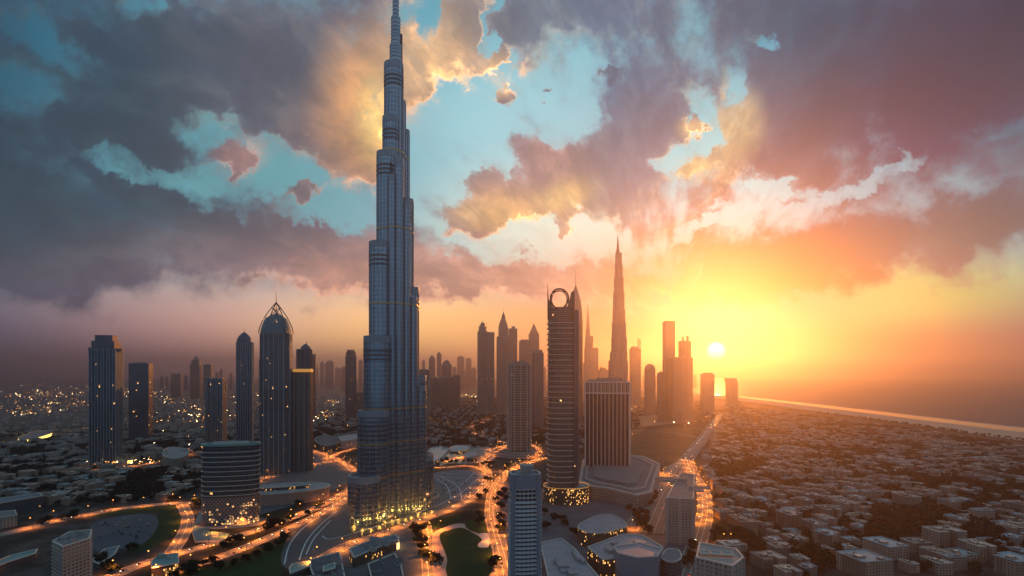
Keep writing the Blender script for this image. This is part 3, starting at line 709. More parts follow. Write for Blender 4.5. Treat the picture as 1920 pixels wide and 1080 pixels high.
# ---------------------------------------------------------------- left group
tower('glass_tower', 'broad dark teal tower with stepped shoulders and square crown, tallest at the far left', 167, 230, 657, 872, 'notch4', .75, 14, 'navy', ledge=M_LEDGE, fin=(9, 1.2, 1.0), crown=(('box', 178, 221, 657, 640), ('box', 183, 216, 641, 629), ('box', 168, 184, 658, 652), ('box', 214, 230, 658, 654)))
tower('glass_slab', 'plain dark flat-topped glass slab beside the broad teal tower', 241, 287, 682, 828, 'rect', .5, 8, 'navy', band=(14, .5, .3))
tower('office_block', 'small hazy block with flat roof between the dark slab and the twin hazy towers', 320, 343, 701, 747, 'rect', .8, 15, 'dark')
tower('hazy_tower', 'hazy mid-distance tower with small pointed lantern on its roof, left of the domed tower', 356, 379, 683, 750, 'notch', .8, 12, 'dark', crown=(('box', 360, 376, 683, 676), ('pyr', 362, 374, 677, 667)))
tower('hazy_tower', 'hazy flat tower attached behind the lantern-topped tower', 381, 399, 684, 753, 'rect', .8, 12, 'dark')
tower('glass_tower', 'dark teal glass block with a stepped rooftop rim behind the oval hotel', 385, 425, 714, 842, 'notch', .8, 10, 'teal', ledge=M_LEDGE, fin=(7, .8, .6), crown=(('box', 388, 422, 714, 709),))
tower('domed_tower', 'slim dark tower capped by a pointed metal dome', 443, 476, 643, 846, 'notch', .9, 16, 'navy', ledge=M_LEDGE, fin=(8, 1.2, .9), crown=(('round', 445, 472, 643, 640), ('ogive', 445, 471, 640, 622), ('spire', 458, 624, 614, .8)))
def arch_tower():
    P = Fit(chamf(1, .8, .16), 10, 488, 547, 890); z = P.z(626); c = P.c
    t = thing('arched_tower', 'ornate dark tower with pointed glass gable and open crossed arches under a spire', 'tower', c, 'towers of the skyline')
    mb = MB(FA['dark']); mb.prism(P.poly, -1, z); mb.build('wall', t)
    b = MB(M_LEDGE); fins(b, P.poly, 0, z, 11, 1.5, 1.3, 0); b.build('fin', t)
    w = P.lx(547)-P.lx(488)
    b = MB(M_LEDGE)
    lat = off(P.poly, .4)
    lattice(b, P.poly, P.z(730), P.z(640), 7, .7, 1.0, 0); lattice(b, P.poly, P.z(880), P.z(770), 7, .6, 1.0, 0); b.build('ornament_screen', t)
    # curved glass shoulders leaning into a gable
    b = MB(FA['teal'], M_LEDGE); zt = P.z(590); pol = P.poly; prev = pol; zp = z
    zt = P.z(588); g = lambda s: 1-s**1.6
    for i in range(1, 9):
        s = i/8*.645; f = g(s) if i < 7 else (.42, .03)[i-7]; q = [(x*f, y*f) for x, y in P.poly]; zn = z+(zt-z)*i/8; b.wall(prev, zp, zn, 0, q); prev = q; zp = zn
    b.cap(prev, zt, 1); b.build('gable', t)
    b = MB(M_DSTEEL); zt2 = P.z(567)
    for y0 in (-P.k*.32, P.k*.32):
        for sg in (-1, 1):
            pts = [(sg*w*.44*g(i/10), y0*g(i/10), z+(zt2-z)*(i/10)) for i in range(11)]
            b.tube(pts, 1.1, 6)
            b.tube([(sg*w*.30, y0*.5, P.z(600)), (sg*w*.10, y0*.3, P.z(590)), (-sg*w*.12, y0*.2, P.z(577))], .9, 6)
    b.build('crown_arch', t)
    b = MB(M_DSTEEL); b.tube([(0, 0, P.z(600)), (0, 0, zt2), (0, 0, P.z(547))], [1.2, 1.0, .3], 6); b.build('spire', t)
    b = MB(FA['dark'], M_CONC); b.box(-w*.5+2, P.k*.1, -1, 9, 26, P.z(672), radians(10), 0, 1); b.build('side_wing', t)
arch_tower()
tower('apartment_tower', 'speckled dark tower with glowing gold band on its roof, right of the arched tower', 549, 586, 698, 884, 'notch', .8, 10, 'stone', fin=(12, 1.2, 1.0), crown=(('lamp', 553, 584, 697, 692), ('box', 556, 585, 692, 690)))
tower('ribbed_tower', 'ribbed grey tower with filigree pointed crown rising behind the gold-banded tower', 556, 585, 656, 842, 'notch', .8, 8, 'dark', fin=(7, .9, .9), crown=(('ogive', 563, 583, 656, 644), ('spire', 575, 646, 638, .9)))
tower('slim_tower', 'slim brown tower just right of the ribbed grey tower', 584, 593, 665, 783, 'rect', 1, 10, 'brown')
tower('rounded_tower', 'dark hazy tower with rounded chamfered top left of the supertall', 648, 668, 668, 786, 'oct', .9, 14, 'dark', fin=(8, 1, 1), crown=(('round', 649, 667, 668, 660), ('round', 651, 665, 661, 656)))
tower('low_block', 'low hazy block at the right foot of the rounded tower', 668, 681, 736, 781, 'rect', .9, 14, 'dark')
# oval hotel
def oval_hotel():
    P = Fit(sup(48, 1, .42, 2.6), 14, 379, 487, 990); z = P.z(833)
    t = thing('oval_hotel', 'curved oval hotel with white floor lines above and honeycomb lattice below', 'hotel', P.c)
    zl = P.z(930)
    b = MB(FA['navy'], FA['lattice']); b.wall(P.poly, zl, z, 0); b.wall(P.poly, -1, zl, 1); b.cap(P.poly, z, 0); b.build('wall', t)
    b = MB(M_PALE); bands(b, P.poly, zl, z-4, 7.2, .9, 1.6, 0); b.build('ledge', t)
    b = MB(M_MAUVE); lattice(b, P.poly, 6, zl+1, 5.5, 1.2, 1.2, 0); b.build('lattice_screen', t)
    b = MB(M_TEALROOF, M_PALE); b.shell(scp(P.poly, .88), off(P.poly, 2.2), z-1, z+2.2, 0); b.cap(scp(P.poly, .88), z+.2, 0)
    b.prism(rotp(sup(24, P.k*.62, P.k*.12, 4), radians(14)), z+.25, z+4.5, 1, 0); b.build('roof', t)
    b = MB(M_PALE, M_PAVED); p = off(P.poly, 9); b.prism(p, .3, 4, 0, 1); b.build('podium', t)
    b = MB(mat('teal_deck', S(88, 124, 134), .5, var=.1), M_PALE); q = pxpoly([(360, 1000), (374, 962), (388, 972), (392, 1000), (430, 1004), (424, 1016), (366, 1018)])
    b.prism([(x-P.c[0], y-P.c[1]) for x, y in q], .2, 3.2, 1, 0); b.build('terrace', t)
oval_hotel()
def oval_mall():
    P = Fit(sup(48, 1, .55, 2.2), 22, 430, 617, 950); z = 20
    t = thing('oval_arena', 'low oval hall with pale ribbed wall and flat roof beside the curved hotel', 'hall', P.c)
    b = MB(mat('pale_cladding', S(176, 150, 140), .6, var=.1, scale=.3)); b.wall(P.poly, -1, z); b.build('wall', t)
    b = MB(M_PALE); fins(b, P.poly, 0, z, 4.5, .8, .9, 0); b.build('fin', t)
    b = MB(mat('grey_membrane', S(140, 144, 152), .5, var=.08), M_PALE); b.cap(off(P.poly, 1.5), z+.1, 0); b.shell(P.poly, off(P.poly, 2.2), z-1, z+1.5, 1); b.build('roof', t)
    b = MB(M_CONC, FA['podlit'], M_GOLD); q = [(x+8, y-2) for x, y in rotp(sup(28, P.k*.52, P.k*.14, 2.4), radians(24))]; b.prism(q, z+.2, z+5, 1, 0); b.build('skylight', t)
oval_mall()
# ---------------------------------------------------------------- right group
def banded_round():
    P = Fit(sup(40, 1, .92, 2.6), 10, 1027, 1083, 945); z = P.z(600); w = P.k
    t = thing('banded_tower', 'dark round tower ringed with bright balconies and crowned by an open ring', 'tower', P.c, 'towers of the skyline')
    b = MB(FA['brown']); b.prism(P.poly, -1, z); b.build('wall', t)
    b = MB(M_PALE); bands(b, P.poly, 32, z, 9.4, 1.3, 1.9, 0); b.build('balcony', t)
    xs = P.lx(1076); b = MB(FA['dark'], M_CONC); b.prism([(x+xs, y-w*.18) for x, y in rect(w*.16, w*.5, radians(8))], 30, z+16, 0, 1); b.build('side_wing', t)
    b = MB(M_LEDGE); zz = 36
    while zz < z+10: b.box(xs+w*.09, -w*.2, zz, 2.6, w*.42, 1.0, radians(8)); zz += 4.7
    b.build('service_ledge', t)
    # crown: drum, U-shaped screen, ring, masts
    b = MB(FA['brown'], M_CONC); q = scp(P.poly, .86); b.prism(q, z-.5, P.z(583), 0, 1); b.prism(scp(P.poly, .6), P.z(584), P.z(577), 0, 1); b.build('drum', t)
    cx = P.lx(1049); zc = P.z(560); rx = w*.31; rz = (P.z(542)-P.z(579))/2
    b = MB(M_DSTEEL); b.tube([(cx+rx*cos(a), 0, zc+rz*sin(a)) for a in [2*pi*i/28 for i in range(29)]], 1.6, 8); b.tube([(cx+rx*.86*cos(a), 4, zc-1+rz*.9*sin(a)) for a in [2*pi*i/28 for i in range(29)]], 1.0, 6)
    b.tube([(cx-rx*.8, 0, zc+rz*.62), (cx, 0, zc+rz*.80), (cx+rx*.8, 0, zc+rz*.66)], 1.2, 6); b.build('crown_ring', t)
    b = MB(FA['brown'])
    th = 5
    prof = [(P.lx(1028), P.z(560)), (P.lx(1031), P.z(566)), (P.lx(1036), P.z(576)), (P.lx(1044), P.z(582)), (P.lx(1056), P.z(582)), (P.lx(1064), P.z(574)), (P.lx(1068), P.z(562)), (P.lx(1071), P.z(548)), (P.lx(1077), P.z(545))]
    lowz = z-1
    for y in (-th, th): 
        for (xa, za), (xb, zb) in zip(prof, prof[1:]): b.face([(xa, y, lowz), (xb, y, lowz), (xb, y, zb), (xa, y, za)])
    for (xa, za), (xb, zb) in zip(prof, prof[1:]): b.face([(xa, -th, za), (xb, -th, zb), (xb, th, zb), (xa, th, za)])
    b.face([(prof[0][0], -th, lowz), (prof[0][0], th, lowz), (prof[0][0], th, prof[0][1]), (prof[0][0], -th, prof[0][1])]); b.face([(prof[-1][0], -th, lowz), (prof[-1][0], th, lowz), (prof[-1][0], th, prof[-1][1]), (prof[-1][0], -th, prof[-1][1])])
    b.build('crown_screen', t)
    b = MB(M_DSTEEL); b.tube([(P.lx(1028), 0, P.z(600)), (P.lx(1027.5), 0, P.z(565)), (P.lx(1027), 0, P.z(531))], [1.7, 1.3, .3], 6); b.build('mast', t)
    # lit podium
    b = MB(FA['podlit'], M_CONC, M_BAND); p = [(x+w*.12, y) for x, y in sup(36, w*1.55, w*1.3, 2.5)]; b.prism(p, -1, 28, 0, 1); b.build('podium', t)
    b = MB(M_BAND); b.ring(p, off(p, .5), 28.2, 29.0, 0); b.build('light_band', t)
banded_round()
def bullet():
    P = Fit(sup(28, 1, .8, 2.4), 10, 1067, 1092, 790); t = thing('bullet_tower', 'smooth bullet-shaped tower with needle spire behind the ring-crowned tower', 'tower', P.c, 'towers of the skyline')
    zt, z0 = P.z(533), P.z(600); prof = [(1, -1), (1, z0)]+[((1-(i/8)**2.2)*1.0, z0+(zt-z0)*i/8) for i in range(1, 8)]+[(.02, zt)]
    b = MB(FA['stone']); b.lathe(prof, 0, 0, mi=0, poly=P.poly); b.build('wall', t)
    b = MB(M_DSTEEL); fins(b, P.poly, 0, z0, 12, 1.2, 1.2, 0); b.build('fin', t)
    b = MB(M_DSTEEL); b.tube([(0, 0, zt-3), (0, 0, P.z(505))], [1.6, .4], 6); b.build('spire', t)
bullet()
def stepped_spire():
    P = Fit(chamf(1, .8, .2), 10, 1141, 1177, 800); t = thing('stepped_spire_tower', 'hazy second supertall tapering in steps to a needle left of the sun', 'skyscraper', P.c, 'towers of the skyline')
    rows = [(1141, 1177, 676), (1144, 1176, 660), (1146.5, 1175, 632), (1147.5, 1173.5, 605), (1149, 1172, 580), (1150, 1170.5, 548), (1151.5, 1169, 520), (1153, 1167, 496), (1154, 1165.5, 474)]
    zp = -1; b = MB(FA['stone']); lg = MB(M_LEDGE)
    for x0, x1, r in rows:
        k = (x1-x0)/36.0; cx = P.lx((x0+x1)/2); q = [(x*k+cx, y*k) for x, y in P.poly]; b.prism(q, zp-.3, P.z(r)); fins(lg, q, zp, P.z(r), 11, 1.4, 1.2, 0); zp = P.z(r)
    b.build('wall', t); lg.build('fin', t)
    b = MB(M_DSTEEL); cx = P.lx(1158.5); b.lathe([(9, P.z(478)), (5, P.z(462)), (1, P.z(441))], cx, 0, 10, 0); b.build('spire', t)
stepped_spire()
def fin_hotel():
    P = Fit(rect(1, .42), -14, 1098, 1181, 897); z = P.z(716); w = P.k; a = radians(-14)
    t = thing('pillared_tower', 'broad box tower with tall white vertical fins and arcaded top floor', 'tower', P.c, 'towers of the skyline')
    b = MB(mat('maroon_glass', S(66, 44, 48), .25, .3, var=.1), M_ROOF); b.prism(P.poly, -1, z, 0, 1); b.build('wall', t)
    b = MB(M_FIN); fins(b, P.poly, 18, z, w/11.0, 1.7, 2.2, 0); b.ring(P.poly, off(P.poly, 2.4), z-1.5, z+1, 0); b.ring(P.poly, off(P.poly, 2.3), P.z(737)-1, P.z(737)+2, 0); b.ring(P.poly, off(P.poly, 2.3), P.z(880), P.z(880)+2.4, 0); b.build('fin', t)
    b = MB(M_FIN); fins(b, P.poly, P.z(737), z, w/24.0, .9, 1.6, 0); b.build('arcade', t)
    b = MB(M_CONC, M_ROOF, FA['podlit']); b.prism(scp(P.poly, .9), z, z+5.5, 0, 1); b.prism(scp(P.poly, .5), z+5.4, z+9, 0, 1); b.prism([(x+w*.2, y-3) for x, y in scp(P.poly, .25, .3)], z+5.4, z+8.5, 2, 1); b.build('penthouse', t)
    # terraced podium
    q = pxpoly([(1085, 925), (1092, 880), (1130, 868), (1205, 872), (1238, 888), (1222, 948), (1195, 955), (1140, 940), (1110, 936)])
    q = [(x-P.c[0], y-P.c[1]) for x, y in q]; cq = (sum(p[0] for p in q)/len(q), sum(p[1] for p in q)/len(q))
    ins = lambda k: [(cq[0]+(x-cq[0])*k, cq[1]+(y-cq[1])*k) for x, y in q]
    b = MB(FA['pod'], M_ROOF, M_MAUVE); b.prism(q, -1, 22, 0, 1); b.shell(ins(.93), q, 22.01, 23.5, 2); b.shell(ins(.80), ins(.84), 22.01, 25.5, 2); b.prism(ins(.62), 22.02, 27, 0, 1); b.build('podium', t)
fin_hotel()
def grid_round():
    P = Fit(sup(32, 1, .9, 3.0), 8, 951, 996, 856); z = P.z(684)
    t = thing('gridded_tower', 'pale rounded tower with white window grid and layered round podium', 'tower', P.c, 'towers of the skyline')
    b = MB(FA['brown']); b.prism(P.poly, -1, z); b.build('wall', t)
    b = MB(M_PALE); bands(b, P.poly, 2, z, 7, 1.0, 1.0, 0); b.build('ledge', t)
    b = MB(M_PALE); n = len(P.poly)
    for i in range(0, n, 2):
        x, y = P.poly[i]; k = 1.02; b.box(x*k, y*k, 0, 1.5, 1.5, z, atan2(y, x))
    b.build('fin', t)
    b = MB(FA['pale'], M_ROOF); b.prism(scp(P.poly, .86), z-.4, z+6, 0, 1); b.prism(scp(P.poly, .55), z+5.8, z+10, 0, 1); b.build('penthouse', t)
    b = MB(mat('brown_roof', S(120, 98, 90), .8, var=.2, scale=.1), M_MAUVE)
    for k, h in ((2.2, 5), (1.8, 9), (1.4, 14)): b.prism(circ(40, P.k*k, P.k*k), 0, h, 1, 0)
    b.build('podium', t)
grid_round()
TS = [
 ('crowned_tower', 'hazy tower with ball crown and four pinnacles, leftmost of the tall cluster', 895, 914, 622, 776, 'notch', .9, 10, 'stone', dict(crown=(('box', 897, 912, 622, 612), ('dome', 900, 910, 612, 604), ('spire', 905, 606, 596, .9), ('spire', 898, 614, 602, .9), ('spire', 912, 614, 603, .9)))),
 ('slab_tower', 'hazy slab tower joined behind the ball-crowned tower', 912, 927, 624, 776, 'rect', .9, 10, 'stone', {}),
 ('pinnacle_tower', 'hazy tower stepping up to a pagoda-like pinnacle right of the ball-crowned tower', 931, 955, 632, 778, 'notch', .9, 10, 'stone', dict(crown=(('box', 934, 953, 632, 614), ('tier', 935, 952, 614, 594), ('pyr', 940, 948, 596, 584), ('spire', 943.5, 590, 578, .8)))),
 ('slab_tower', 'pale hazy tower with little turret right of the pagoda-like pinnacle', 953, 970, 617, 772, 'notch', .9, 10, 'stone', dict(crown=(('box', 959, 966, 617, 612),))),
 ('flat_tower', 'hazy flat tower with dark roof slab above the gridded tower', 973, 996, 640, 770, 'rect', .8, 12, 'stone', dict(crown=(('box', 975, 992, 640, 637),))),
 ('pyramid_tower', 'faint tower with tiered pyramid crown and twin pinnacles behind the flat tower', 991, 1011, 626, 764, 'notch', .9, 10, 'stone', dict(crown=(('tier', 993, 1009, 626, 613), ('pyr', 997, 1005, 615, 606), ('spire', 1001, 609, 598, .9)))),
 ('gridded_tower', 'speckled tower with recessed top floor between gridded tower and ring-crowned tower', 998, 1019, 662, 803, 'notch', .9, 12, 'pale', dict(fin=(8, 1, 1), crown=(('box', 1000, 1017, 662, 656),))),
 ('sail_tower', 'pale sail-shaped tower tapering to a point right of the bullet tower', 1093, 1111, 655, 752, 'oct', .8, 10, 'stone', dict(tops=False, split=(.75, 680), crown=(('pyr', 1096, 1108, 655, 567), ('box', 1104, 1112, 690, 630)))),
 ('plain_block', 'plain hazy block right of the sail-shaped tower', 1104, 1122, 653, 748, 'rect', .8, 12, 'stone', {}),
 ('plain_block', 'low hazy block with rounded roof below the sail-shaped tower', 1098, 1113, 687, 752, 'rect', .8, 12, 'stone', {}),
 ('plain_block', 'low stepped hazy block left of the second supertall', 1122, 1142, 694, 752, 'rect', .8, 12, 'stone', dict(crown=(('box', 1125, 1136, 694, 690),))),
 ('horned_tower', 'backlit tower with twin horns and an antenna right of the second supertall', 1180, 1202, 655, 762, 'rect', .8, 12, 'stone', dict(crown=(('box', 1183, 1196, 655, 650), ('spire', 1188, 652, 638, 1.0), ('box', 1195.5, 1197.5, 655, 634), ('box', 1199, 1201, 655, 636)))),
 ('domed_tower', 'backlit tower with semicircular domed top between the horned tower and the tall pair', 1208, 1229, 692, 778, 'rect', .7, 6, 'stone', dict(tops=False, crown=(('dome', 1208.5, 1228.5, 692, 682),))),
 ('backlit_tower', 'tallest plain backlit tower with antenna left of the sun', 1242, 1266, 604, 786, 'rect', .8, 10, 'stone', dict(crown=(('spire', 1249, 606, 588, .9), ('box', 1246, 1264, 604, 602)))),
 ('backlit_tower', 'backlit tower with two rooftop knobs nearest the sun', 1272, 1296, 640, 786, 'notch', .8, 10, 'stone', dict(crown=(('box', 1279, 1282, 640, 631), ('box', 1287, 1291, 640, 630)))),
 ('backlit_block', 'wide backlit block in front of the pair of backlit towers', 1250, 1299, 671, 792, 'rect', .7, 8, 'stone', dict(fin=(9, 1, 1))),
 ('backlit_block', 'lower backlit block with small roof box left of the wide backlit block', 1232, 1254, 700, 790, 'rect', .8, 10, 'stone', dict(crown=(('box', 1236, 1248, 700, 697),))),
 ('lone_tower', 'lone backlit flat tower just below and left of the sun', 1313, 1340, 702, 773, 'rect', .7, 10, 'stone', dict(crown=(('box', 1319, 1335, 702, 699),))),
 ('lone_tower', 'lone backlit tower with a notched corner nearest the beach', 1360, 1384, 716, 763, 'rect', .7, 10, 'stone', dict(crown=(('box', 1360, 1380, 716, 709),))),
 ('apartment_tower', 'brown gridded apartment tower directly behind the right side of the supertall', 785, 806, 694, 800, 'notch', .9, 10, 'resid', dict(band=(7, 1, .8))),
 ('dark_block', 'wide dark block in haze right of the supertall', 807, 848, 708, 766, 'rect', .6, 6, 'dark', {}),
 ('dark_block', 'narrow dark block before the low hazy row right of the supertall', 848, 863, 704, 768, 'rect', .9, 8, 'dark', {}),
 ('pointed_tower', 'dark hazy tower with pointed shoulders behind the wide dark block', 828, 847, 684, 757, 'notch', .9, 8, 'dark', dict(crown=(('tier', 829, 846, 684, 675),))),
 ('pointed_tower', 'faint pointed tower behind the left end of the wide dark block', 804, 816, 672, 745, 'notch', .9, 8, 'dark', dict(crown=(('pyr', 805, 815, 672, 665),))),
 ('slim_tower', 'faint slim tower with rounded top between two pointed hazy towers', 819, 828, 664, 742, 'round', .9, 8, 'dark', dict(crown=(('dome', 819.5, 827.5, 664, 660),))),
]
for nm, lb, x0, x1, yt, yb, ft, r, ro, fa, kw in TS: tower(nm, lb, x0, x1, yt, yb, ft, r, ro, fa, **kw)
# faint towers along the horizon: nothing but their place tells them apart
rr = random.Random(3)
FAR = [(600, 608, 680), (609, 617, 682), (611, 627, 679), (628, 634, 690), (634, 641, 692), (641, 648, 689), (672, 680, 677), (682, 690, 690), (857, 871, 670), (873, 884, 674), (884, 893, 691), (791, 797, 677),
       (867, 873, 696), (848, 856, 690), (300, 306, 706), (430, 436, 702), (524, 530, 700), (404, 410, 700), (412, 418, 694), (590, 597, 690), (1018, 1024, 690), (1124, 1131, 690), (1205, 1210, 706), (1300, 1306, 705), (1222, 1232, 706), (652, 660, 700), (470, 476, 704), (310, 316, 708), (345, 352, 706), (970, 976, 690)]
for i, (x0, x1, yt) in enumerate(FAR):
    tower('distant_tower', 'faint distant tower fading into the haze along the horizon', x0, x1, yt, 722+rr.random()*12, 'rect', .8, 10+rr.random()*20, 'dark', group='faint towers along the horizon', tops=False,
          crown=((('box', x0+1.5, x1-1.5, yt, yt-2.5),) if i % 2 else (('pyr', x0+1, x1-1, yt, yt-4),)))
tower('monument', 'thin stone monument standing at the junction beside the brown field', 1239, 1245, 862, 880, 'oct', .9, 10, 'stone', cat='monument', group=None, tops=False, crown=(('pyr', 1240, 1244, 862, 855),))
# ---------------------------------------------------------------- near buildings
def near_round():
    P = Fit(sup(40, 1, .9, 3.2), 10, 955, 1013, 1200); z = P.z(890); w = P.k
    t = thing('apartment_tower', 'near grey-blue rounded apartment tower with curved white balconies at the bottom centre', 'tower', P.c)
    b = MB(FA['white'], M_ROOF); b.prism(P.poly, -1, z, 0, 1); b.build('wall', t)
    b = MB(mat('blue_grey_slab', S(196, 202, 208), .5, var=.05)); zz = 6
    while zz < z-22:
        n = len(P.poly); q = off(P.poly, 1.3)
        for i in range(n):
            if i % 10 in (3, 4): continue
            a, c, e, f = P.poly[i], P.poly[(i+1) % n], q[(i+1) % n], q[i]
            b.face([(*a, zz), (*c, zz), (*e, zz), (*f, zz)]); b.face([(*f, zz), (*e, zz), (*e, zz+1.1), (*f, zz+1.1)]); b.face([(*a, zz+.3), (*c, zz+.3), (*e, zz+.3), (*f, zz+.3)])
        zz += 3.6
    b.build('balcony', t)
    b = MB(mat('blue_grey_wall', S(120, 134, 148), .5, var=.05))
    for i in (3, 13, 23, 33):
        x, y = P.poly[(i+1) % 40]; b.box(x*1.02, y*1.02, 0, 2.6, 4.2, z+1, atan2(y, x))
    b.ring(P.poly, off(P.poly, .8), z-10, z+2.2, 0); b.build('fin', t)
    b = MB(M_TEALROOF, M_LEDGE, M_CONC); b.shell(scp(P.poly, .9), P.poly, z, z+2.2, 1); b.cap(scp(P.poly, .9), z+.5, 0)
    b.prism([(x+w*.08, y+w*.2) for x, y in sup(20, w*.46, w*.5, 3)], z+.6, z+8, 2, 2); b.prism([(x-w*.2, y-w*.1) for x, y in circ(16, w*.2, w*.2)], z+.6, z+3, 1, 0); b.prism([(x+w*.24, y-w*.08) for x, y in circ(16, w*.2, w*.2)], z+.6, z+4, 1, 1); b.build('roof', t)
    b = MB(M_PAVED, M_CONC); b.prism(scp(P.poly, 1.5), 0, 12, 1, 0); b.build('podium', t)
near_round()
def slab_block(name, label, pts, z, fa, roofm, cat='building', par=2.0, band=None, fin=None, extra=None, fr=.3, smooth=0):
    """a building whose roof outline is given by pixels seen at roof height z"""
    q = [gnd(px, py, z) for px, py in pts]
    if smooth: q = smooth_loop(q, smooth)
    cx = sum(p[0] for p in q)/len(q); cy = sum(p[1] for p in q)/len(q)
    ar = sum(q[i][0]*q[(i+1) % len(q)][1]-q[(i+1) % len(q)][0]*q[i][1] for i in range(len(q)))
    if ar < 0: q = q[::-1]
    q = [(x-cx, y-cy) for x, y in q]; t = thing(name, label, cat, (cx, cy, 0))
    b = MB(FA[fa] if isinstance(fa, str) else fa); b.wall(q, -1, z); b.build('wall', t)
    b = MB(roofm, M_PALE); b.cap(q, z-.4, 0); b.shell(off(q, -1.0), off(q, .5), z-.3, z+par*.5, 1); b.build('roof', t)
    if band: b = MB(M_MAUVE); bands(b, q, 2, z-1, *band, mi=0); b.build('balcony', t)
    if fin: b = MB(M_MAUVE); fins(b, q, 0, z, *fin, mi=0); b.build('fin', t)
    if extra:
        b = MB(M_CONC, roofm, M_PALE); r = random.Random(int(cx)); W0 = max(abs(p[0]) for p in q); H0 = max(abs(p[1]) for p in q)
        for _ in range(extra): b.box(r.uniform(-.5, .5)*W0, r.uniform(-.5, .5)*H0, z-.3, r.uniform(2, .3*W0+2), r.uniform(2, .3*H0+2), r.uniform(1.2, 4), atan2(q[1][1]-q[0][1], q[1][0]-q[0][0]), 0, 1)
        b.build('roof_plant', t)
    return t, (cx, cy), q
WR = mat('white_membrane', S(152, 150, 158), .5, var=.12, scale=.05, panel=7); GRR = mat('grey_roof', S(116, 122, 132), .7, var=.12, scale=.06, panel=5); TR = M_TEALROOF
slab_block('apartment_block', 'tall slab block with long rooftop deck standing beside the highway', [(1250, 934), (1276, 888), (1302, 890), (1300, 936)], 62, 'resid', M_ROOF, band=(3.6, .9, 1.0), fin=(16, 3, 1.6), extra=7)
slab_block('apartment_block', 'near block with green glazed roof panels at the bottom beside the coast road', [(1306, 1046), (1312, 1018), (1380, 1030), (1394, 1046), (1374, 1062)], 66, 'resid', M_CONC, band=(3.6, .9, 1.0), fin=(9, 2, 1.4))
def skylights():
    t = thing('roof_glazing', 'green framed roof glazing lying on the near block at the bottom', 'skylight', (*gnd(1342, 1038, 66.9), 66.9))
    for k in range(3):
        b = MB(M_TEALROOF, M_PALE); x = -9.5+k*9.6; b.shell(rect(8.0, 9.5, -.18, x, -x*.18), rect(9.0, 10.5, -.18, x, -x*.18), 0, 1.2, 1); b.cap(rect(8.0, 9.5, -.18, x, -x*.18), .5, 0); b.build('skylight_pane', t)
skylights()
slab_block('exhibition_hall', 'long hall with plain grey-white roof just right of the near rounded tower', [(1013, 1018), (1052, 1010), (1078, 1030), (1125, 1085), (1150, 1130), (1040, 1135)], 20, 'dark', WR, 'hall', extra=7)
slab_block('theatre', 'rounded hall with pale shell roof and lit windows beside the lit podium', [(1084, 986), (1118, 968), (1150, 966), (1176, 984), (1160, 992), (1128, 1000), (1100, 998)], 20, 'podlit', WR, 'hall', smooth=5)
slab_block('mall_building', 'white flat-roofed mall with overlapping roof sheets at the bottom right of centre', [(1102, 1026), (1168, 1002), (1205, 1004), (1242, 1026), (1240, 1044), (1170, 1046), (1130, 1050)], 20, 'podlit', WR, 'mall', extra=9)
slab_block('mall_wing', 'taller curved wing of the white mall with two pale roof sheets', [(1150, 1025), (1200, 1018), (1242, 1030), (1232, 1044), (1195, 1046), (1160, 1038)], 32, mat('blue_grey_wall', S(120, 134, 148), .5), WR, 'mall')
slab_block('round_annex', 'small drum annex with tiled grey roof at the right end of the mall', [(1240, 1044), (1252, 1030), (1272, 1032), (1278, 1046), (1264, 1054), (1248, 1052)], 24, 'dark', GRR, 'building', smooth=5)
slab_block('market_hall', 'pale boxy market hall with lit entrance left of the supertall', [(634, 818), (676, 812), (680, 822), (640, 828)], 22, mat('pale_cladding', S(176, 150, 140)), WR, 'hall')
slab_block('dark_hall', 'dark low round-ended hall left of the pale market hall', [(590, 826), (600, 818), (632, 820), (634, 830), (610, 836)], 12, 'brown', M_PAVED, 'hall', smooth=4)
slab_block('round_block', 'low pale drum-shaped block with stepped roof among the western houses', [(306, 846), (320, 838), (350, 842), (352, 852), (330, 860), (308, 856)], 26, mat('taupe_wall', S(130, 118, 114), .8, var=.1), M_CONC, extra=3, smooth=5)
slab_block('warehouse', 'long dark warehouse with pale roof edge at the left border', [(-40, 945), (-6, 935), (74, 925), (80, 930), (0, 944)], 22, 'dark', GRR, 'warehouse')
slab_block('office_block', 'low grey office block below the long dark warehouse at the left border', [(-30, 962), (28, 957), (32, 966), (-30, 976)], 16, 'resid', M_ROOF)
slab_block('apartment_block', 'near beige apartment block with dark balcony recesses at the bottom left', [(98, 1016), (130, 998), (172, 994), (168, 1010), (118, 1026)], 62, 'resid', M_ROOF, band=(3.6, .8, .9), extra=4)
slab_block('pavilion', 'small pavilion with framed teal roof beside the boulevard at the bottom left', [(284, 1052), (298, 1042), (334, 1038), (335, 1056), (284, 1066)], 12, 'podlit', TR, 'pavilion', extra=2)
slab_block('long_shed', 'long low teal-roofed shed at the lower left border', [(-40, 1066), (20, 1042), (70, 1030), (66, 1038), (10, 1056), (-40, 1076)], 8, 'dark', TR, 'shed')
slab_block('white_villa', 'low pale angular building beside the western car park', [(172, 1052), (196, 1030), (224, 1024), (214, 1040), (186, 1058)], 8, 'dark', GRR)
slab_block('flat_kiosk', 'bright teal flat roof at the foot of the forecourt drive', [(542, 1066), (548, 1058), (582, 1052), (582, 1062), (544, 1076)], 10, 'dark', TR, 'kiosk')
slab_block('service_building', 'long grey service building with pale parapet below the forecourt', [(582, 1066), (582, 1050), (636, 1036), (640, 1050), (650, 1100), (600, 1110)], 14, 'dark', M_PAVED, extra=9)
slab_block('service_building', 'wide dark flat roof with plant boxes left of the park lawn', [(690, 1058), (740, 1038), (752, 1060), (758, 1090), (700, 1100)], 12, 'dark', mat('tar_roof', S(70, 72, 80), .8, var=.15), extra=6)
slab_block('glass_cabin', 'small teal glazed roof in the service yard below the forecourt', [(606, 1063), (628, 1056), (628, 1066), (606, 1072)], 17, 'dark', TR, 'cabin')
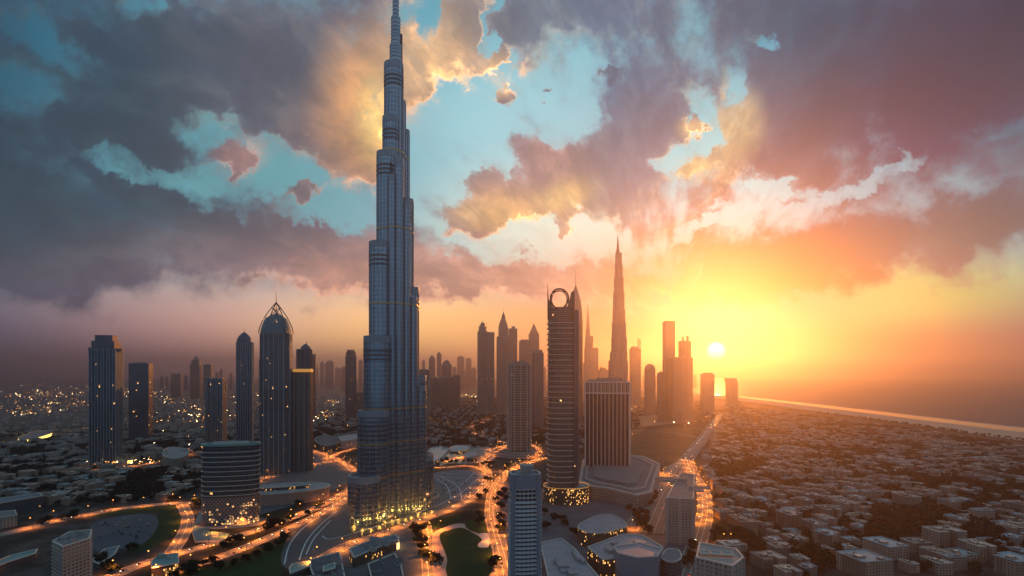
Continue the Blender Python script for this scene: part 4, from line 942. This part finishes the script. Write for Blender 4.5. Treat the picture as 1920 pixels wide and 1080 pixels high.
slab_block('plant_building', 'jumbled grey plant building with roof equipment below the supertall', [(655, 1030), (700, 1012), (742, 1003), (748, 1012), (700, 1030), (664, 1046)], 12, 'podlit', GRR, extra=14)
slab_block('kiosk', 'small kiosk with glowing yellow front in the service yard', [(736, 1010), (748, 1006), (749, 1016), (738, 1020)], 9, mat('lit_front', S(255, 200, 110), emit=(1, .6, .2), es=1.6), M_PAVED, 'kiosk')
slab_block('lounge', 'round lit pavilion roof on the orange waterside terrace', [(843, 840), (856, 835), (876, 836), (878, 842), (866, 846), (846, 846)], 8, 'podlit', M_PALE, 'pavilion', smooth=5)
slab_block('pavilion', 'small pale oval pavilion right of the waterside terrace', [(872, 850), (882, 845), (894, 847), (893, 854), (880, 858), (872, 856)], 8, 'pod', WR, 'pavilion', smooth=5)
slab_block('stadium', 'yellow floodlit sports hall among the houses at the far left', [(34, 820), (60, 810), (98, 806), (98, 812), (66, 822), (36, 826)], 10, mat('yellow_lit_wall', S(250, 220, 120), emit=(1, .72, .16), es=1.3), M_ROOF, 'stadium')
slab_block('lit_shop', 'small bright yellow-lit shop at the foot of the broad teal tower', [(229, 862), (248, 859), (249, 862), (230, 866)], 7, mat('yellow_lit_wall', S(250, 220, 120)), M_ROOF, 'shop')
# ================================================================ houses, trees, lamps, cars
def inpoly(p, poly):
    x, y = p; c = False; n = len(poly)
    for i in range(n):
        (x1, y1), (x2, y2) = poly[i], poly[i-1]
        if (y1 > y) != (y2 > y) and x < (x2-x1)*(y-y1)/(y2-y1)+x1: c = not c
    return c
# footprints already taken (world outlines)
TAKEN = []
def bbox(p): return (min(a for a, b in p), min(b for a, b in p), max(a for a, b in p), max(b for a, b in p))
for o in list(COL.objects):
    if o.type == 'EMPTY' and o.parent is None:
        pts = []
        for ch in o.children:
            if ch.type == 'MESH' and ch.name.split('.')[0] in ('wall', 'glass_shaft', 'podium', 'terrace'):
                vs = np.array([v.co[:] for v in ch.data.vertices]); pts.append((vs[:, 0].min(), vs[:, 1].min(), vs[:, 0].max(), vs[:, 1].max()))
        if pts:
            a = np.array(pts); TAKEN.append((o.location.x+a[:, 0].min()-9, o.location.y+a[:, 1].min()-9, o.location.x+a[:, 2].max()+9, o.location.y+a[:, 3].max()+9))
RD = [(np.array(ln), hw) for ln, hw, z in ROADS.values()]
RDP = np.concatenate([np.column_stack([np.linspace(ln[i][0], ln[i+1][0], 6), np.linspace(ln[i][1], ln[i+1][1], 6), np.full(6, hw)]) for ln, hw, z in ROADS.values() for i in range(len(ln)-1)])
def free(x, y, m=9.0):
    for a, b, c, d in TAKEN:
        if a < x < c and b < y < d: return False
    dd = np.hypot(RDP[:, 0]-x, RDP[:, 1]-y)-RDP[:, 2]
    return dd.min() > m
EAST = [(1330, 1200), (1312, 1010), (1338, 975), (1338, 930), (1312, 882), (1352, 785), (1380, 764), (1520, 782), (1700, 806), (1920, 842), (2150, 880), (2300, 1200)]
EASTFAR = [(1300, 800), (1345, 772), (1390, 752), (1380, 764), (1352, 785)]
WEST = [(-260, 1010), (-260, 716), (600, 716), (668, 740), (668, 838), (590, 815), (560, 838), (487, 880), (380, 905), (340, 938), (240, 946), (140, 962), (0, 995)]
MIDN = [(806, 800), (800, 735), (1250, 735), (1330, 760), (1300, 775), (1190, 778), (1190, 800), (1090, 850), (1010, 830), (905, 832), (850, 815)]
MIDW = [(590, 812), (668, 740), (790, 740), (806, 800), (900, 838), (850, 834), (700, 850), (668, 838)]
BAY = [(486, 882), (560, 866), (600, 880), (650, 885), (560, 905), (500, 905)]
M_HW = facade('house_walls', (.44, .32, .26), (.07, .07, .08), 3.3, 4.0, .5, .5, .0006, .8, gr=.3, gm=0, wr=.85, cell=.4)
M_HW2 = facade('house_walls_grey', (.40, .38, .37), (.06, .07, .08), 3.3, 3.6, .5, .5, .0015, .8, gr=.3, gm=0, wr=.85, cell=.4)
M_HR = mat('house_roof', S(206, 188, 178), .8, var=.25, scale=.06, cell=.45)
M_HR2 = mat('house_roof_blue', S(150, 168, 176), .6, var=.2, scale=.08, cell=.3)
M_TANK = mat('roof_kit', S(150, 146, 142), .7, var=.2, scale=.3)
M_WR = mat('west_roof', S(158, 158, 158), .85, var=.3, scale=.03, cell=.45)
def house_parts(sx, sy, h, kind, r):
    """returns three builders: walls, roof, roof hut and tanks"""
    wl = MB(M_HW); rf = MB(M_HR if kind % 3 else M_HR2); ht = MB(M_HW, M_HR, M_TANK)
    if kind == 0: outl = [[(-sx/2, -sy/2), (sx/2, -sy/2), (sx/2, sy/2), (-sx/2, sy/2)]]
    elif kind == 1: outl = [[(-sx/2, -sy/2), (sx/2, -sy/2), (sx/2, 0), (0, 0), (0, sy/2), (-sx/2, sy/2)]]
    elif kind == 2: outl = [[(-sx/2, -sy/2), (-sx*.15, -sy/2), (-sx*.15, -sy*.15), (sx*.15, -sy*.15), (sx*.15, -sy/2), (sx/2, -sy/2), (sx/2, sy/2), (-sx/2, sy/2)]]
    else: outl = [[(-sx/2, -sy/2), (sx*.1, -sy/2), (sx*.1, -sy*.3), (sx/2, -sy*.3), (sx/2, sy/2), (-sx*.1, sy/2), (-sx*.1, sy*.3), (-sx/2, sy*.3)]]
    for q in outl:
        wl.wall(q, -.5, h); rf.cap(q, h-.3); rf.shell(off(q, -.7), off(q, .25), h-.25, h+.7)
        zz = 3.3
        while zz < h-2: wl.ring(q, off(q, .35), zz, zz+.35); zz += 3.3*2
        a, b = q[0], q[1]
        for k in range(3):      # balcony stacks
            t = (k+.5)/3; x = a[0]+(b[0]-a[0])*t; y = a[1]+(b[1]-a[1])*t
            z = 3.3
            while z < h-1.5: wl.box(x, y-.8, z, sx*.12, 1.6, 1.1); z += 3.3
    ht.box(-sx*.25, -sy*.1, h-.28, sx*.24, sy*.22, 3.0, 0, 0, 1)
    if sx*sy > 330: ht.box(sx*.2 if kind != 1 else -sx*.2, -sy*.38 if kind != 2 else sy*.2, h-.28, sx*.14, sy*.16, 2.6, 0, 0, 1)
    for k in range(9): ht.box(r.uniform(-.4, -.05)*sx, r.uniform(.05, .3)*sy*(1 if kind != 3 else -1), h-.28, 1.8, 1.8, 1.5, 0, 2)
    return wl, rf, ht
rh = random.Random(21)
PROT = []
for k in range(12):
    sx, sy, h = rh.uniform(15, 27), rh.uniform(18, 36), rh.choice([10, 11, 13.5, 13.5, 17, 20])
    wl, rf, ht = house_parts(sx, sy, h, k % 4, rh)
    a = wl.build('apartment_house'); b = rf.build('roof', a); c = ht.build('roof_hut', a)
    PROT.append((a, b, c, max(sx, sy)))
def place_house(k, x, y, rot, sc, label, group, first=set()):
    a, b, c, _ = PROT[k]
    if k not in first: first.add(k); root, kids = a, (b, c)
    else:
        root = a.copy(); COL.objects.link(root); kids = []
        for ch in (b, c): q = ch.copy(); COL.objects.link(q); q.parent = root; kids.append(q)
    root.location = (x, y, 0); root.rotation_euler = (0, 0, rot); root.scale = (sc[0], sc[1], sc[2]); root['label'] = label; root['category'] = 'apartment building'
    if group: root['group'] = group
    elif 'group' in root: del root['group']
    return root
HG = 'flat-roofed apartment houses of the seaside quarter'
# the nearest ones that can be told apart
NEARH = [(1395, 1000, 1, .1, (1.25, 1.2, 1.5), 'near courtyard block with pale roof beside the coast road'),
         (1430, 940, 2, .1, (1.2, 1.0, 1.4), 'pale block with C-shaped roof right of the highway deck'),
         (1480, 985, 3, .15, (1.4, 1.5, 1.5), 'tall pinkish block with stepped roof in the middle of the near houses'),
         (1620, 1075, 0, .2, (2.0, 1.5, 1.5), 'large near block with wide blue-grey flat roof at the bottom'),
         (1770, 1020, 2, .1, (2.0, 1.1, 1.5), 'long beige slab with pale roof at the lower right'),
         (1900, 1075, 3, .2, (1.6, 1.2, 1.4), 'beige block with grey roof in the bottom right corner'),
         (1700, 950, 1, .1, (1.3, 1.3, 1.5), 'boxy pink block standing up from the trees right of centre'),
         (1660, 1040, 0, .2, (1.5, 1.6, 1.2), 'low house with long pale roof above the large blue-grey roof'),
         (1550, 1020, 3, .2, (1.2, 1.2, 1.2), 'small house with blue-grey roof left of the large blue-grey roof'),
         (1440, 1060, 2, .2, (1.5, 1.1, .9), 'low pale house under dark trees at the bottom')]
TK2 = []
for (px, py, k, rot, sc, lb) in NEARH:
    x, y = gnd(px, py); wl, rf, ht = house_parts(20*sc[0], 26*sc[1], 13.5*sc[2], k, rh); a = wl.build('apartment_house'); rf.build('roof', a); ht.build('roof_hut', a)
    a.location = (x, y, 0); a.rotation_euler = (0, 0, rot); a['label'] = lb; a['category'] = 'apartment building'; TK2.append((x, y, 26*max(sc[:2])*.75))
def clump(x, y, s=1/90.0): return sin(x*s*1.7+1.3*sin(y*s))+sin(y*s*1.1+1.7*sin(x*s*.7)+2)
spots = []; trees = []
def scan(area, y0, y1, px_, py_, rot, dens, treed, xr=(-6500, 2100), far=False):
    c, s = cos(rot), sin(rot); r = random.Random(int(y0)+int(xr[0]))
    y = y0
    while y < y1:
        x = max(xr[0], -1.15*y-200)
        while x < min(xr[1], 1.15*y+200):
            X = x+c*0+r.uniform(-.18, .18)*px_+sin(rot)*0; Y = y+(x*math.tan(rot) % py_)+r.uniform(-.15, .15)*py_
            x += px_
            P_ = px_of(X, Y)
            if not inpoly(P_, area): continue
            cl = clump(X, Y)
            if not free(X, Y, 10): continue
            if any(math.hypot(X-a, Y-b) < q+8 for a, b, q in TK2): continue
            if r.random() < dens and cl > -1.45: spots.append((Y, X, Y, rot+r.choice((0, 0, 0, pi/2))+r.uniform(-.05, .05), r.randrange(12), r.uniform(.7, 1.05)))
            elif treed:
                for _ in range(5): trees.append((X+r.uniform(-.5, .5)*px_, Y+r.uniform(-.5, .5)*py_, r.uniform(8, 13)))
            if treed:
                for _ in range(3): trees.append((X+px_*.5+r.uniform(-4, 4), Y+r.uniform(-.5, .5)*py_, r.uniform(5.5, 10)))
        y += py_
scan(EAST, 640, 1500, 30, 37, .12, .84, True, (250, 1755))
scan(EAST, 1500, 4200, 33, 40, .12, .84, True, (400, 1765))
scan(EASTFAR, 2800, 4800, 40, 50, .1, .8, True, (300, 1800))
east = list(spots); east_tr = list(trees); spots.clear(); trees.clear()
scan(WEST, 1000, 2200, 30, 40, -.30, .78, True, (-2600, -150))
scan(WEST, 2200, 5200, 46, 62, -.30, .74, False, (-6200, -150))
scan(MIDN, 1400, 5200, 38, 48, .1, .55, True, (-900, 1700))
scan(MIDW, 1300, 5200, 38, 48, -.1, .6, True, (-1700, 300))
west = list(spots); west_tr = list(trees); spots.clear(); trees.clear()
def merge(name, protos, items, label, cat, mats_override=None):
    """the many that are too small or too far to single out: one mesh"""
    V = []; Fa = []; MI = []; UV = []; base = 0; mats = []
    D = []
    for objs in protos:
        vs = []; fs = []; mi = []; uv = []; k = 0
        for o in objs:
            me = o.data; v = np.empty(len(me.vertices)*3); me.vertices.foreach_get('co', v); v = v.reshape(-1, 3)
            u = np.empty(len(me.loops)*2); me.uv_layers[0].data.foreach_get('uv', u)
            loops = np.empty(len(me.loops), int); me.loops.foreach_get('vertex_index', loops)
            tot = np.empty(len(me.polygons), int); me.polygons.foreach_get('loop_total', tot); m_ = np.empty(len(me.polygons), int); me.polygons.foreach_get('material_index', m_)
            ids = []
            for mm in me.materials:
                q = (mats_override or {}).get(mm.name, mm)
                if q not in mats: mats.append(q)
                ids.append(mats.index(q))
            vs.append(v); fs.append(loops+k); uv.append(u); mi.append(np.array(ids)[m_]); objs_tot = tot; k += len(v); mi[-1] = (mi[-1], tot)
        D.append((np.concatenate(vs), np.concatenate(fs), np.concatenate([t for _, t in mi]), np.concatenate([m for m, _ in mi]), np.concatenate(uv)))
    AV = []; AL = []; AT = []; AM = []; AU = []; off_ = 0
    for (x, y, rot, k, sc) in items:
        v, l, t, m_, u = D[k]; c, s = cos(rot), sin(rot); sc = sc if isinstance(sc, tuple) else (sc, sc, sc)
        q = v*np.array(sc); w = np.column_stack([q[:, 0]*c-q[:, 1]*s+x, q[:, 0]*s+q[:, 1]*c+y, q[:, 2]])
        AV.append(w); AL.append(l+off_); AT.append(t); AM.append(m_); AU.append(u); off_ += len(v)
    me = bpy.data.meshes.new(name); AV = np.concatenate(AV); AL = np.concatenate(AL); AT = np.concatenate(AT); AM = np.concatenate(AM); AU = np.concatenate(AU)
    me.vertices.add(len(AV)); me.vertices.foreach_set('co', AV.ravel()); me.loops.add(len(AL)); me.loops.foreach_set('vertex_index', AL)
    me.polygons.add(len(AT)); me.polygons.foreach_set('loop_start', np.concatenate([[0], np.cumsum(AT)[:-1]])); me.polygons.foreach_set('loop_total', AT)
    for m_ in mats: me.materials.append(m_)
    me.polygons.foreach_set('material_index', AM); ul = me.uv_layers.new(name='UVMap'); ul.data.foreach_set('uv', AU); me.update(calc_edges=True); me.validate()
    o = bpy.data.objects.new(name, me); COL.objects.link(o); o['label'] = label; o['category'] = cat; o['kind'] = 'stuff'; return o
def low_house(k):     # light version for the far quarters
    r = random.Random(k); sx, sy, h = r.uniform(14, 26), r.uniform(18, 34), r.choice([8, 10, 12, 15])
    b = MB(M_HW, M_HR if k % 3 else M_HR2); q = rect(sx, sy); b.prism(q, -.5, h, 0, 1); b.shell(off(q, -.8), off(q, .2), h+.05, h+.9, 1); b.box(sx*.2, -sy*.15, h+.05, sx*.3, sy*.25, 3, 0, 0, 1)
    b.box(-sx*.25, sy*.2, h+.05, sx*.2, sy*.2, 2, 0, 0, 1); return b.build('proto')
LOW = [[low_house(k)] for k in range(12)]
vis = lambda X, Y: -30 < px_of(X, Y)[0] < 1950
def split_items(items, n):
    items = sorted(items); ind = []; rest = []
    for it in items:
        if len(ind) < n and vis(it[1], it[2]) and px_of(it[1], it[2])[1] < 1110: ind.append(it)
        else: rest.append(it)
    return ind, rest
ie, re_ = split_items(east, 190)
for (_, x, y, rot, k, sc) in ie: place_house(k, x, y, rot, (sc, sc, sc), 'pale flat-roofed apartment house among dark trees in the seaside quarter', HG)
iw, rw = split_items(west, 90)
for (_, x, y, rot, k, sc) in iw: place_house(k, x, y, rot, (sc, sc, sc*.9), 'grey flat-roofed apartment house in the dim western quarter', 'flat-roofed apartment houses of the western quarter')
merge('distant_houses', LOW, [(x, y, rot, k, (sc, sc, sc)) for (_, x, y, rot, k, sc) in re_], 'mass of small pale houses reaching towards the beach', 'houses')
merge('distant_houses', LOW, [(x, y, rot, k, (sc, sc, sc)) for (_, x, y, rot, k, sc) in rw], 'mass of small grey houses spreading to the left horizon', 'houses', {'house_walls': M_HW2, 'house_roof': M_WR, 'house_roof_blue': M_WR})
for q in LOW: bpy.data.objects.remove(q[0])
# ---- trees
M_LEAF = mat('leaves', S(36, 42, 30), .8, var=.5, scale=.5, spec=.15)
M_BARK = mat('bark', S(84, 68, 54), .9)
def make_tree(seed, n=330, hires=True):
    r = random.Random(seed); lobes = [(r.uniform(-.5, .5), r.uniform(-.5, .5), r.uniform(.5, 1.1), r.uniform(.32, .6)) for _ in range(6)]
    tr = MB(M_BARK); tr.tube([(0, 0, -.05), (.03, .02, .35), (.02, 0, .7)], [.07, .05, .03], 6)
    if hires:
        for x, y, z, s in lobes[:4]: tr.tube([(0, 0, .32), (x*.5, y*.5, z*.7), (x*.9, y*.9, z)], [.035, .025, .01], 4)
    cr = MB(M_LEAF)
    for _ in range(n):
        x, y, z, s = r.choice(lobes); a, b = r.uniform(0, 2*pi), math.acos(r.uniform(-1, 1)); q = s*r.random()**.4
        c = np.array((x+q*sin(b)*cos(a), y+q*sin(b)*sin(a), max(.3, z+q*cos(b)*.75))); w = r.uniform(.09, .19)*(1 if hires else 1.8)
        u = np.array([r.gauss(0, 1) for _ in range(3)]); u /= np.linalg.norm(u); v = np.cross(u, [r.gauss(0, 1) for _ in range(3)]); v /= np.linalg.norm(v)+1e-6
        cr.face([tuple(c-u*w), tuple(c-v*w*.7), tuple(c+u*w), tuple(c+v*w*.7)])
    return tr, cr
TP = []
for k in range(6):
    tr, cr = make_tree(k); e = bpy.data.objects.new('tree', None); COL.objects.link(e); TP.append((e, tr.build('trunk', e), cr.build('crown', e)))
used = set()
def place_tree(k, x, y, s, label, group):
    e, a, b = TP[k]
    if k in used:
        e2 = e.copy(); COL.objects.link(e2)
        for ch in (a, b): q = ch.copy(); COL.objects.link(q); q.parent = e2
        e = e2
    used.add(k); e.location = (x, y, 0); e.scale = (s, s, s*rt.uniform(.85, 1.15)); e.rotation_euler = (0, 0, rt.uniform(0, 6.28)); e['label'] = label; e['category'] = 'tree'; e['group'] = group
rt = random.Random(5)
STREET = []
for px, py in [(430, 1020), (446, 1018), (424, 1034), (362, 1070), (380, 1062), (398, 1058), (545, 975), (575, 968), (500, 1000), (505, 992), (515, 990), (528, 988), (372, 952), (368, 945), (600, 952), (480, 948), (560, 948),
               (820, 872), (828, 870), (836, 868), (845, 870), (856, 869), (868, 868), (878, 868), (888, 869), (912, 872), (917, 876), (924, 872), (904, 874), (952, 876), (950, 882), (915, 905), (910, 925), (898, 935),
               (790, 1000), (786, 1012), (794, 1022), (790, 1034), (780, 1004), (776, 996), (795, 1045), (803, 1052), (818, 1060), (782, 1020), (930, 940), (938, 955), (938, 975), (940, 935), (948, 940), (942, 990), (946, 925), (936, 1000), (900, 985), (896, 970), (930, 1060), (926, 1072),
               (240, 1035), (250, 1030), (115, 975), (128, 973), (138, 972), (92, 980), (80, 985), (200, 1070), (215, 1075), (190, 1062), (130, 940), (170, 925), (140, 945), (345, 1078), (358, 1082), (410, 1070), (330, 1090), (440, 1060), (460, 1052), (480, 1045), (500, 1035), (520, 1028), (535, 1015),
               (1170, 1072), (1185, 1076), (1200, 1078), (1150, 1075), (1215, 1074), (1296, 1050), (1290, 1062), (1300, 1030), (1200, 985), (1195, 976), (1210, 980), (1205, 992), (1215, 1000), (1340, 1005), (1345, 1015), (1350, 1000), (1085, 1010), (1092, 1016), (1078, 1004), (1180, 958), (1190, 962), (1200, 966), (1212, 968), (1060, 985), (1052, 980), (1040, 975), (1218, 950), (1224, 942), (1230, 930), (1020, 965), (1025, 992)]:
    x, y = gnd(px, py); STREET.append((x, y))
for x, y in STREET: place_tree(rt.randrange(6), x, y, rt.uniform(7, 10.5), 'dark leafy street tree beside the orange-lit roads and parks', 'street trees along the lit roads')
def spl(tr, n):
    tr = sorted([t for t in tr if free(t[0], t[1], 3)], key=lambda t: t[1]); a = []; b = []
    for t in tr:
        (a if len(a) < n and vis(t[0], t[1]) and px_of(t[0], t[1])[1] < 1100 else b).append(t)
    return a, b
ta, tb = spl(east_tr, 180); tc, td = spl(west_tr, 0)
for x, y, s in ta: place_tree(rt.randrange(6), x, y, s, 'dark bushy tree between the apartment houses of the seaside quarter', 'trees of the seaside quarter')
LT = []
for k in range(5):
    tr, cr = make_tree(40+k, 60, False); LT.append([tr.build('proto'), cr.build('proto')])
merge('distant_trees', LT, [(x, y, x % 6.28, int(x) % 5, (s*1.1, s*1.1, s)) for x, y, s in tb], 'dark tree cover between the distant seaside houses', 'trees')
merge('distant_trees', LT, [(x, y, x % 6.28, int(x) % 5, (s*.9, s*.9, s*.8)) for x, y, s in td], 'dark tree cover among the distant western houses', 'trees')
# beach scrub
merge('beach_scrub', LT, [(1758-18*sin(yy/260)+rt.uniform(-22, 26), yy, yy % 6, int(yy) % 5, rt.uniform(4, 9)) for yy in np.arange(1500, 5000, 9.0)], 'dark ragged scrub along the inner edge of the beach', 'scrub')
for q in LT:
    for o in q: bpy.data.objects.remove(o)
# ---- street lamps, each with its own light
def line_points(ln, step, start=0.0):
    out = []; d = start
    for (xa, ya), (xb, yb) in zip(ln, ln[1:]):
        L = math.hypot(xb-xa, yb-ya)
        while d < L: t = d/L; out.append((xa+(xb-xa)*t, ya+(yb-ya)*t, atan2(yb-ya, xb-xa))); d += step
        d -= L
    return out
LAMPL = bpy.data.lights.new('street_light', 'SPOT'); LAMPL.spot_size = radians(164); LAMPL.spot_blend = 1.0; LAMPL.energy = LAMP_W; LAMPL.color = (1.0, .27, .03); LAMPL.shadow_soft_size = 1.2; LAMPL.volume_factor = 0.0
pb = MB(M_DSTEEL); pb.tube([(0, 0, 0), (0, 0, 9.5), (.4, 0, 10.3), (2.2, 0, 10.6)], [.16, .11, .09, .07], 6); hb = MB(M_BULB); hb.lathe([(.2, 10.1), (.5, 10.3), (.5, 10.5), (.2, 10.7)], 2.4, 0, 8)
LE = bpy.data.objects.new('street_lamp', None); COL.objects.link(LE); LP_ = pb.build('pole', LE); LH = hb.build('lamp_head', LE); LL = bpy.data.objects.new('lamp_light', LAMPL); COL.objects.link(LL); LL.parent = LE; LL.location = (2.4, 0, 9.9)
nl = [0]
def lamp(x, y, rot, sc=1.0, label='street lamp with glowing orange head beside the road', group='street lamps along the lit roads'):
    if nl[0]:
        e = LE.copy(); COL.objects.link(e)
        for ch in (LP_, LH, LL): q = ch.copy(); COL.objects.link(q); q.parent = e
    else: e = LE
    nl[0] += 1; e.location = (x, y, .1); e.rotation_euler = (0, 0, rot); e.scale = (sc,)*3; e['label'] = label; e['category'] = 'street lamp'; e['group'] = group
for key, step in (('north_west', 42), ('boulevard_a', 38), ('boulevard_b', 38), ('market_a', 34), ('market_b', 40), ('front_road', 40), ('ring_top', 32), ('main_east', 30), ('slip_east', 38), ('north_east', 60), ('round_podium', 36), ('park_west', 34), ('coast_road', 30), ('side_street', 26), ('west_far', 42), ('link_west', 46), ('tower_loop', 55), ('cross_west', 60)):
    ln, hw, z = ROADS[key]
    for i, (x, y, a) in enumerate(line_points(ln, step, step*.4)):
        s = 1 if i % 2 else -1; X, Y = x-sin(a)*(hw+1)*s, y+cos(a)*(hw+1)*s; p = px_of(X, Y)
        if not (-15 < p[0] < 1935 and p[1] < 1090): continue
        if key == 'coast_road' and p[1] > 992: continue
        lamp(X, Y, a-pi/2*s, 1.5)
for px, py in [(1208, 950), (1182, 992), (1353, 1020), (1366, 1020), (800, 996), (822, 994), (850, 862), (838, 864), (862, 858), (450, 988), (400, 1002)]: x, y = gnd(px, py); lamp(x, y, 0, 1.3)
# floodlights along the foot of the supertall
FLL = bpy.data.lights.new('flood_light', 'POINT'); FLL.energy = LAMP_W*.09; FLL.color = (1.0, .50, .08); FLL.shadow_soft_size = .8; FLL.volume_factor = 0.0
fb = MB(M_DSTEEL, M_BULB); fb.box(0, 0, 0, 1.2, .8, .8); fb.box(0, -.45, .2, 1.0, .1, .5, 0, 1)
FE = fb.build('floodlight'); fl = bpy.data.objects.new('flood_light', FLL); COL.objects.link(fl); fl.parent = FE; fl.location = (0, -.3, 2.5); nf = 0
for px, py in [(664, 986), (680, 992), (696, 992), (712, 987), (722, 978), (735, 976), (748, 975), (761, 973), (772, 969), (785, 963), (798, 962), (810, 958)]:
    x, y = gnd(px, py); y -= 1
    if nf: e = FE.copy(); COL.objects.link(e); q = fl.copy(); COL.objects.link(q); q.parent = e
    else: e = FE
    nf += 1; e.location = (x, y, .3); e['label'] = 'small floodlight glowing at the foot of the supertall tower'; e['category'] = 'floodlight'; e['group'] = 'floodlights round the supertall foot'
# ---- distant lights of the city, too many and too far to count
ml = MB(M_BULB, mat('white_light', S(255, 240, 200), emit=(1, .72, .36), es=12)); rl = random.Random(99)
def oct_(x, y, z, s, mi):
    p = [(x+s, y, z), (x, y+s, z), (x-s, y, z), (x, y-s, z), (x, y, z+s), (x, y, z-s)]
    for a, b, c in ((0, 1, 4), (1, 2, 4), (2, 3, 4), (3, 0, 4), (1, 0, 5), (2, 1, 5), (3, 2, 5), (0, 3, 5)): ml.face([p[a], p[b], p[c]], mi)
CL = [(60, 770, 70, 10, 120), (60, 742, 90, 14, 150), (130, 758, 60, 8, 90), (200, 735, 120, 14, 110), (340, 752, 90, 8, 130), (250, 732, 60, 8, 60), (370, 775, 50, 14, 60), (400, 780, 60, 20, 80), (470, 752, 60, 20, 70), (615, 756, 30, 5, 60), (620, 780, 50, 12, 90),
      (880, 752, 30, 6, 60), (860, 744, 60, 6, 60), (1190, 766, 14, 6, 24), (1300, 790, 60, 10, 20), (230, 870, 70, 5, 50), (350, 828, 30, 14, 16), (830, 764, 40, 6, 24), (300, 790, 160, 40, 40), (30, 845, 60, 30, 12), (1150, 810, 60, 14, 10)]
for cx, cy, wx, wy, n in CL:
    for _ in range(n):
        px, py = cx+rl.gauss(0, .6)*wx, min(900, max(714, cy+rl.gauss(0, .6)*wy)); x, y = gnd(px, py)
        oct_(x, y, 7, (.7+y/1900)*rl.uniform(.3, 1.0), 0 if rl.random() < .75 else 1)
o = ml.build('city_lights'); o['kind'] = 'stuff'; o['label'] = 'countless tiny orange and white lights of the distant city'; o['category'] = 'city lights'
# ---- cars
CARC = [mat('car_white', S(210, 210, 210), .3), mat('car_black', S(30, 30, 34), .25), mat('car_silver', S(140, 144, 150), .3, .5), mat('car_red', S(120, 24, 20), .3)]
M_HEADL = mat('headlight', S(255, 240, 210), emit=(1, .8, .5), es=14); M_TAIL = mat('tail_light', S(200, 20, 10), emit=(1, .06, .02), es=6); M_CG = mat('car_glass', S(20, 24, 28), .1)
M_TYRE = mat('tyre', S(24, 24, 24), .8)
CARS = []
M_LAMPOFF = mat('lamp_glass', S(190, 190, 190), .1); M_TAILOFF = mat('red_glass', S(90, 16, 12), .2)
for k, cm in enumerate(CARC*2):
    b = MB(cm, M_CG, M_HEADL if k < 4 else M_LAMPOFF, M_TAIL if k < 4 else M_TAILOFF, M_TYRE)
    b.prism(rect(4.4, 1.8), .35, .95, 0, 0, top=rect(4.2, 1.7)); b.prism(rect(2.5, 1.66, 0, -.2), .95, 1.5, 1, 0, top=rect(1.7, 1.4, 0, -.25))
    for x in (-1.35, 1.35):
        for y in (-.86, .86): b.tube([(x, y-.1, .34), (x, y+.1, .34)], .34, 8, 4)
    for y in (-.6, .6): b.box(2.2, y, .6, .1, .4, .22, 0, 2); b.box(-2.2, y, .65, .1, .4, .2, 0, 3)
    CARS.append(b.build('car'))
cu = set(); rc = random.Random(77)
cn = ['white', 'black', 'silver', 'red']
def car(x, y, z, a, where, group):
    k = rc.choice((0, 0, 1, 2, 2, 1, 3))+(4 if 'park' in where else 0); o = CARS[k]
    if k in cu: o = o.copy(); COL.objects.link(o)
    cu.add(k); o.location = (x, y, z); o.rotation_euler = (0, 0, a); o['label'] = '%s car with lights on driving along %s' % (cn[k % 4], where) if 'park' not in where else '%s car standing in %s' % (cn[k % 4], where); o['category'] = 'car'; o['group'] = group
for key, step, where in (('north_west', 44, 'the lit western road'), ('boulevard_a', 22, 'the dual boulevard left of the supertall'), ('boulevard_b', 22, 'the dual boulevard left of the supertall'), ('front_road', 34, 'the road in front of the supertall'), ('main_east', 22, 'the curving road right of the park lawn'), ('highway', 38, 'the wide highway towards the sun'), ('coast_road', 44, 'the orange-lit coast road')):
    ln, hw, z = ROADS[key]
    for s in (1, -1):
        for (x, y, a) in line_points(ln, step, rc.uniform(3, step)):
            if rc.random() < .45: continue
            lane = s*rc.choice((.3, .68))*hw; X, Y = x-sin(a)*lane, y+cos(a)*lane; p = px_of(X, Y)
            if -5 < p[0] < 1925 and p[1] < 1085: car(X, Y, z, a+(pi if s > 0 else 0), where, 'cars on '+where)
for k in range(34):
    px, py = rc.uniform(822, 905), rc.uniform(887, 930)
    if px-822 > (905-822)*(1-(py-887)/60): px = 1727-px
    x, y = gnd(px, py); car(x, y, .09, rc.choice((.4, 1.9))+rc.uniform(-.1, .1), 'the fan-shaped car park right of the supertall', 'cars in the fan-shaped car park')
for k in range(30):
    px, py = rc.uniform(185, 285), rc.uniform(972, 1016); x, y = gnd(px, py)
    if abs((px-235)/60)**2+abs((py-995)/28)**2 < 1: car(x, y, .07, .3+rc.choice((0, pi/2)), 'the dark oval car park at the lower left', 'cars in the oval car park')
print('CARS', sum(o.get('category') == 'car' for o in COL.objects), 'LAMPS', nl[0], 'HOUSES', sum(o.get('category') == 'apartment building' for o in COL.objects), 'TREES', sum(o.get('category') == 'tree' for o in COL.objects))
# ---- haze
hz = MB(bpy.data.materials.new('haze')); X0, X1, Y0, Y1 = -27000, 27000, -3000, 27000
hz.prism([(X0, Y0), (X1, Y0), (X1, Y1), (X0, Y1)], -2, HTOP, bottom=True); ho = hz.build('haze'); ho['kind'] = 'stuff'; ho['label'] = 'thin warm haze lying over the whole city'; ho['category'] = 'haze'
hm = hz.mats[0]; hm.use_nodes = True; n = NT(hm.node_tree); n.n.clear(); pv = n.new('ShaderNodeVolumePrincipled'); pv.inputs['Color'].default_value = (*HAZE_C, 1); pv.inputs['Density'].default_value = HAZE_D; pv.inputs['Anisotropy'].default_value = HAZE_G
ot = n.new('ShaderNodeOutputMaterial'); n.l.new(pv.outputs[0], ot.inputs['Volume'])
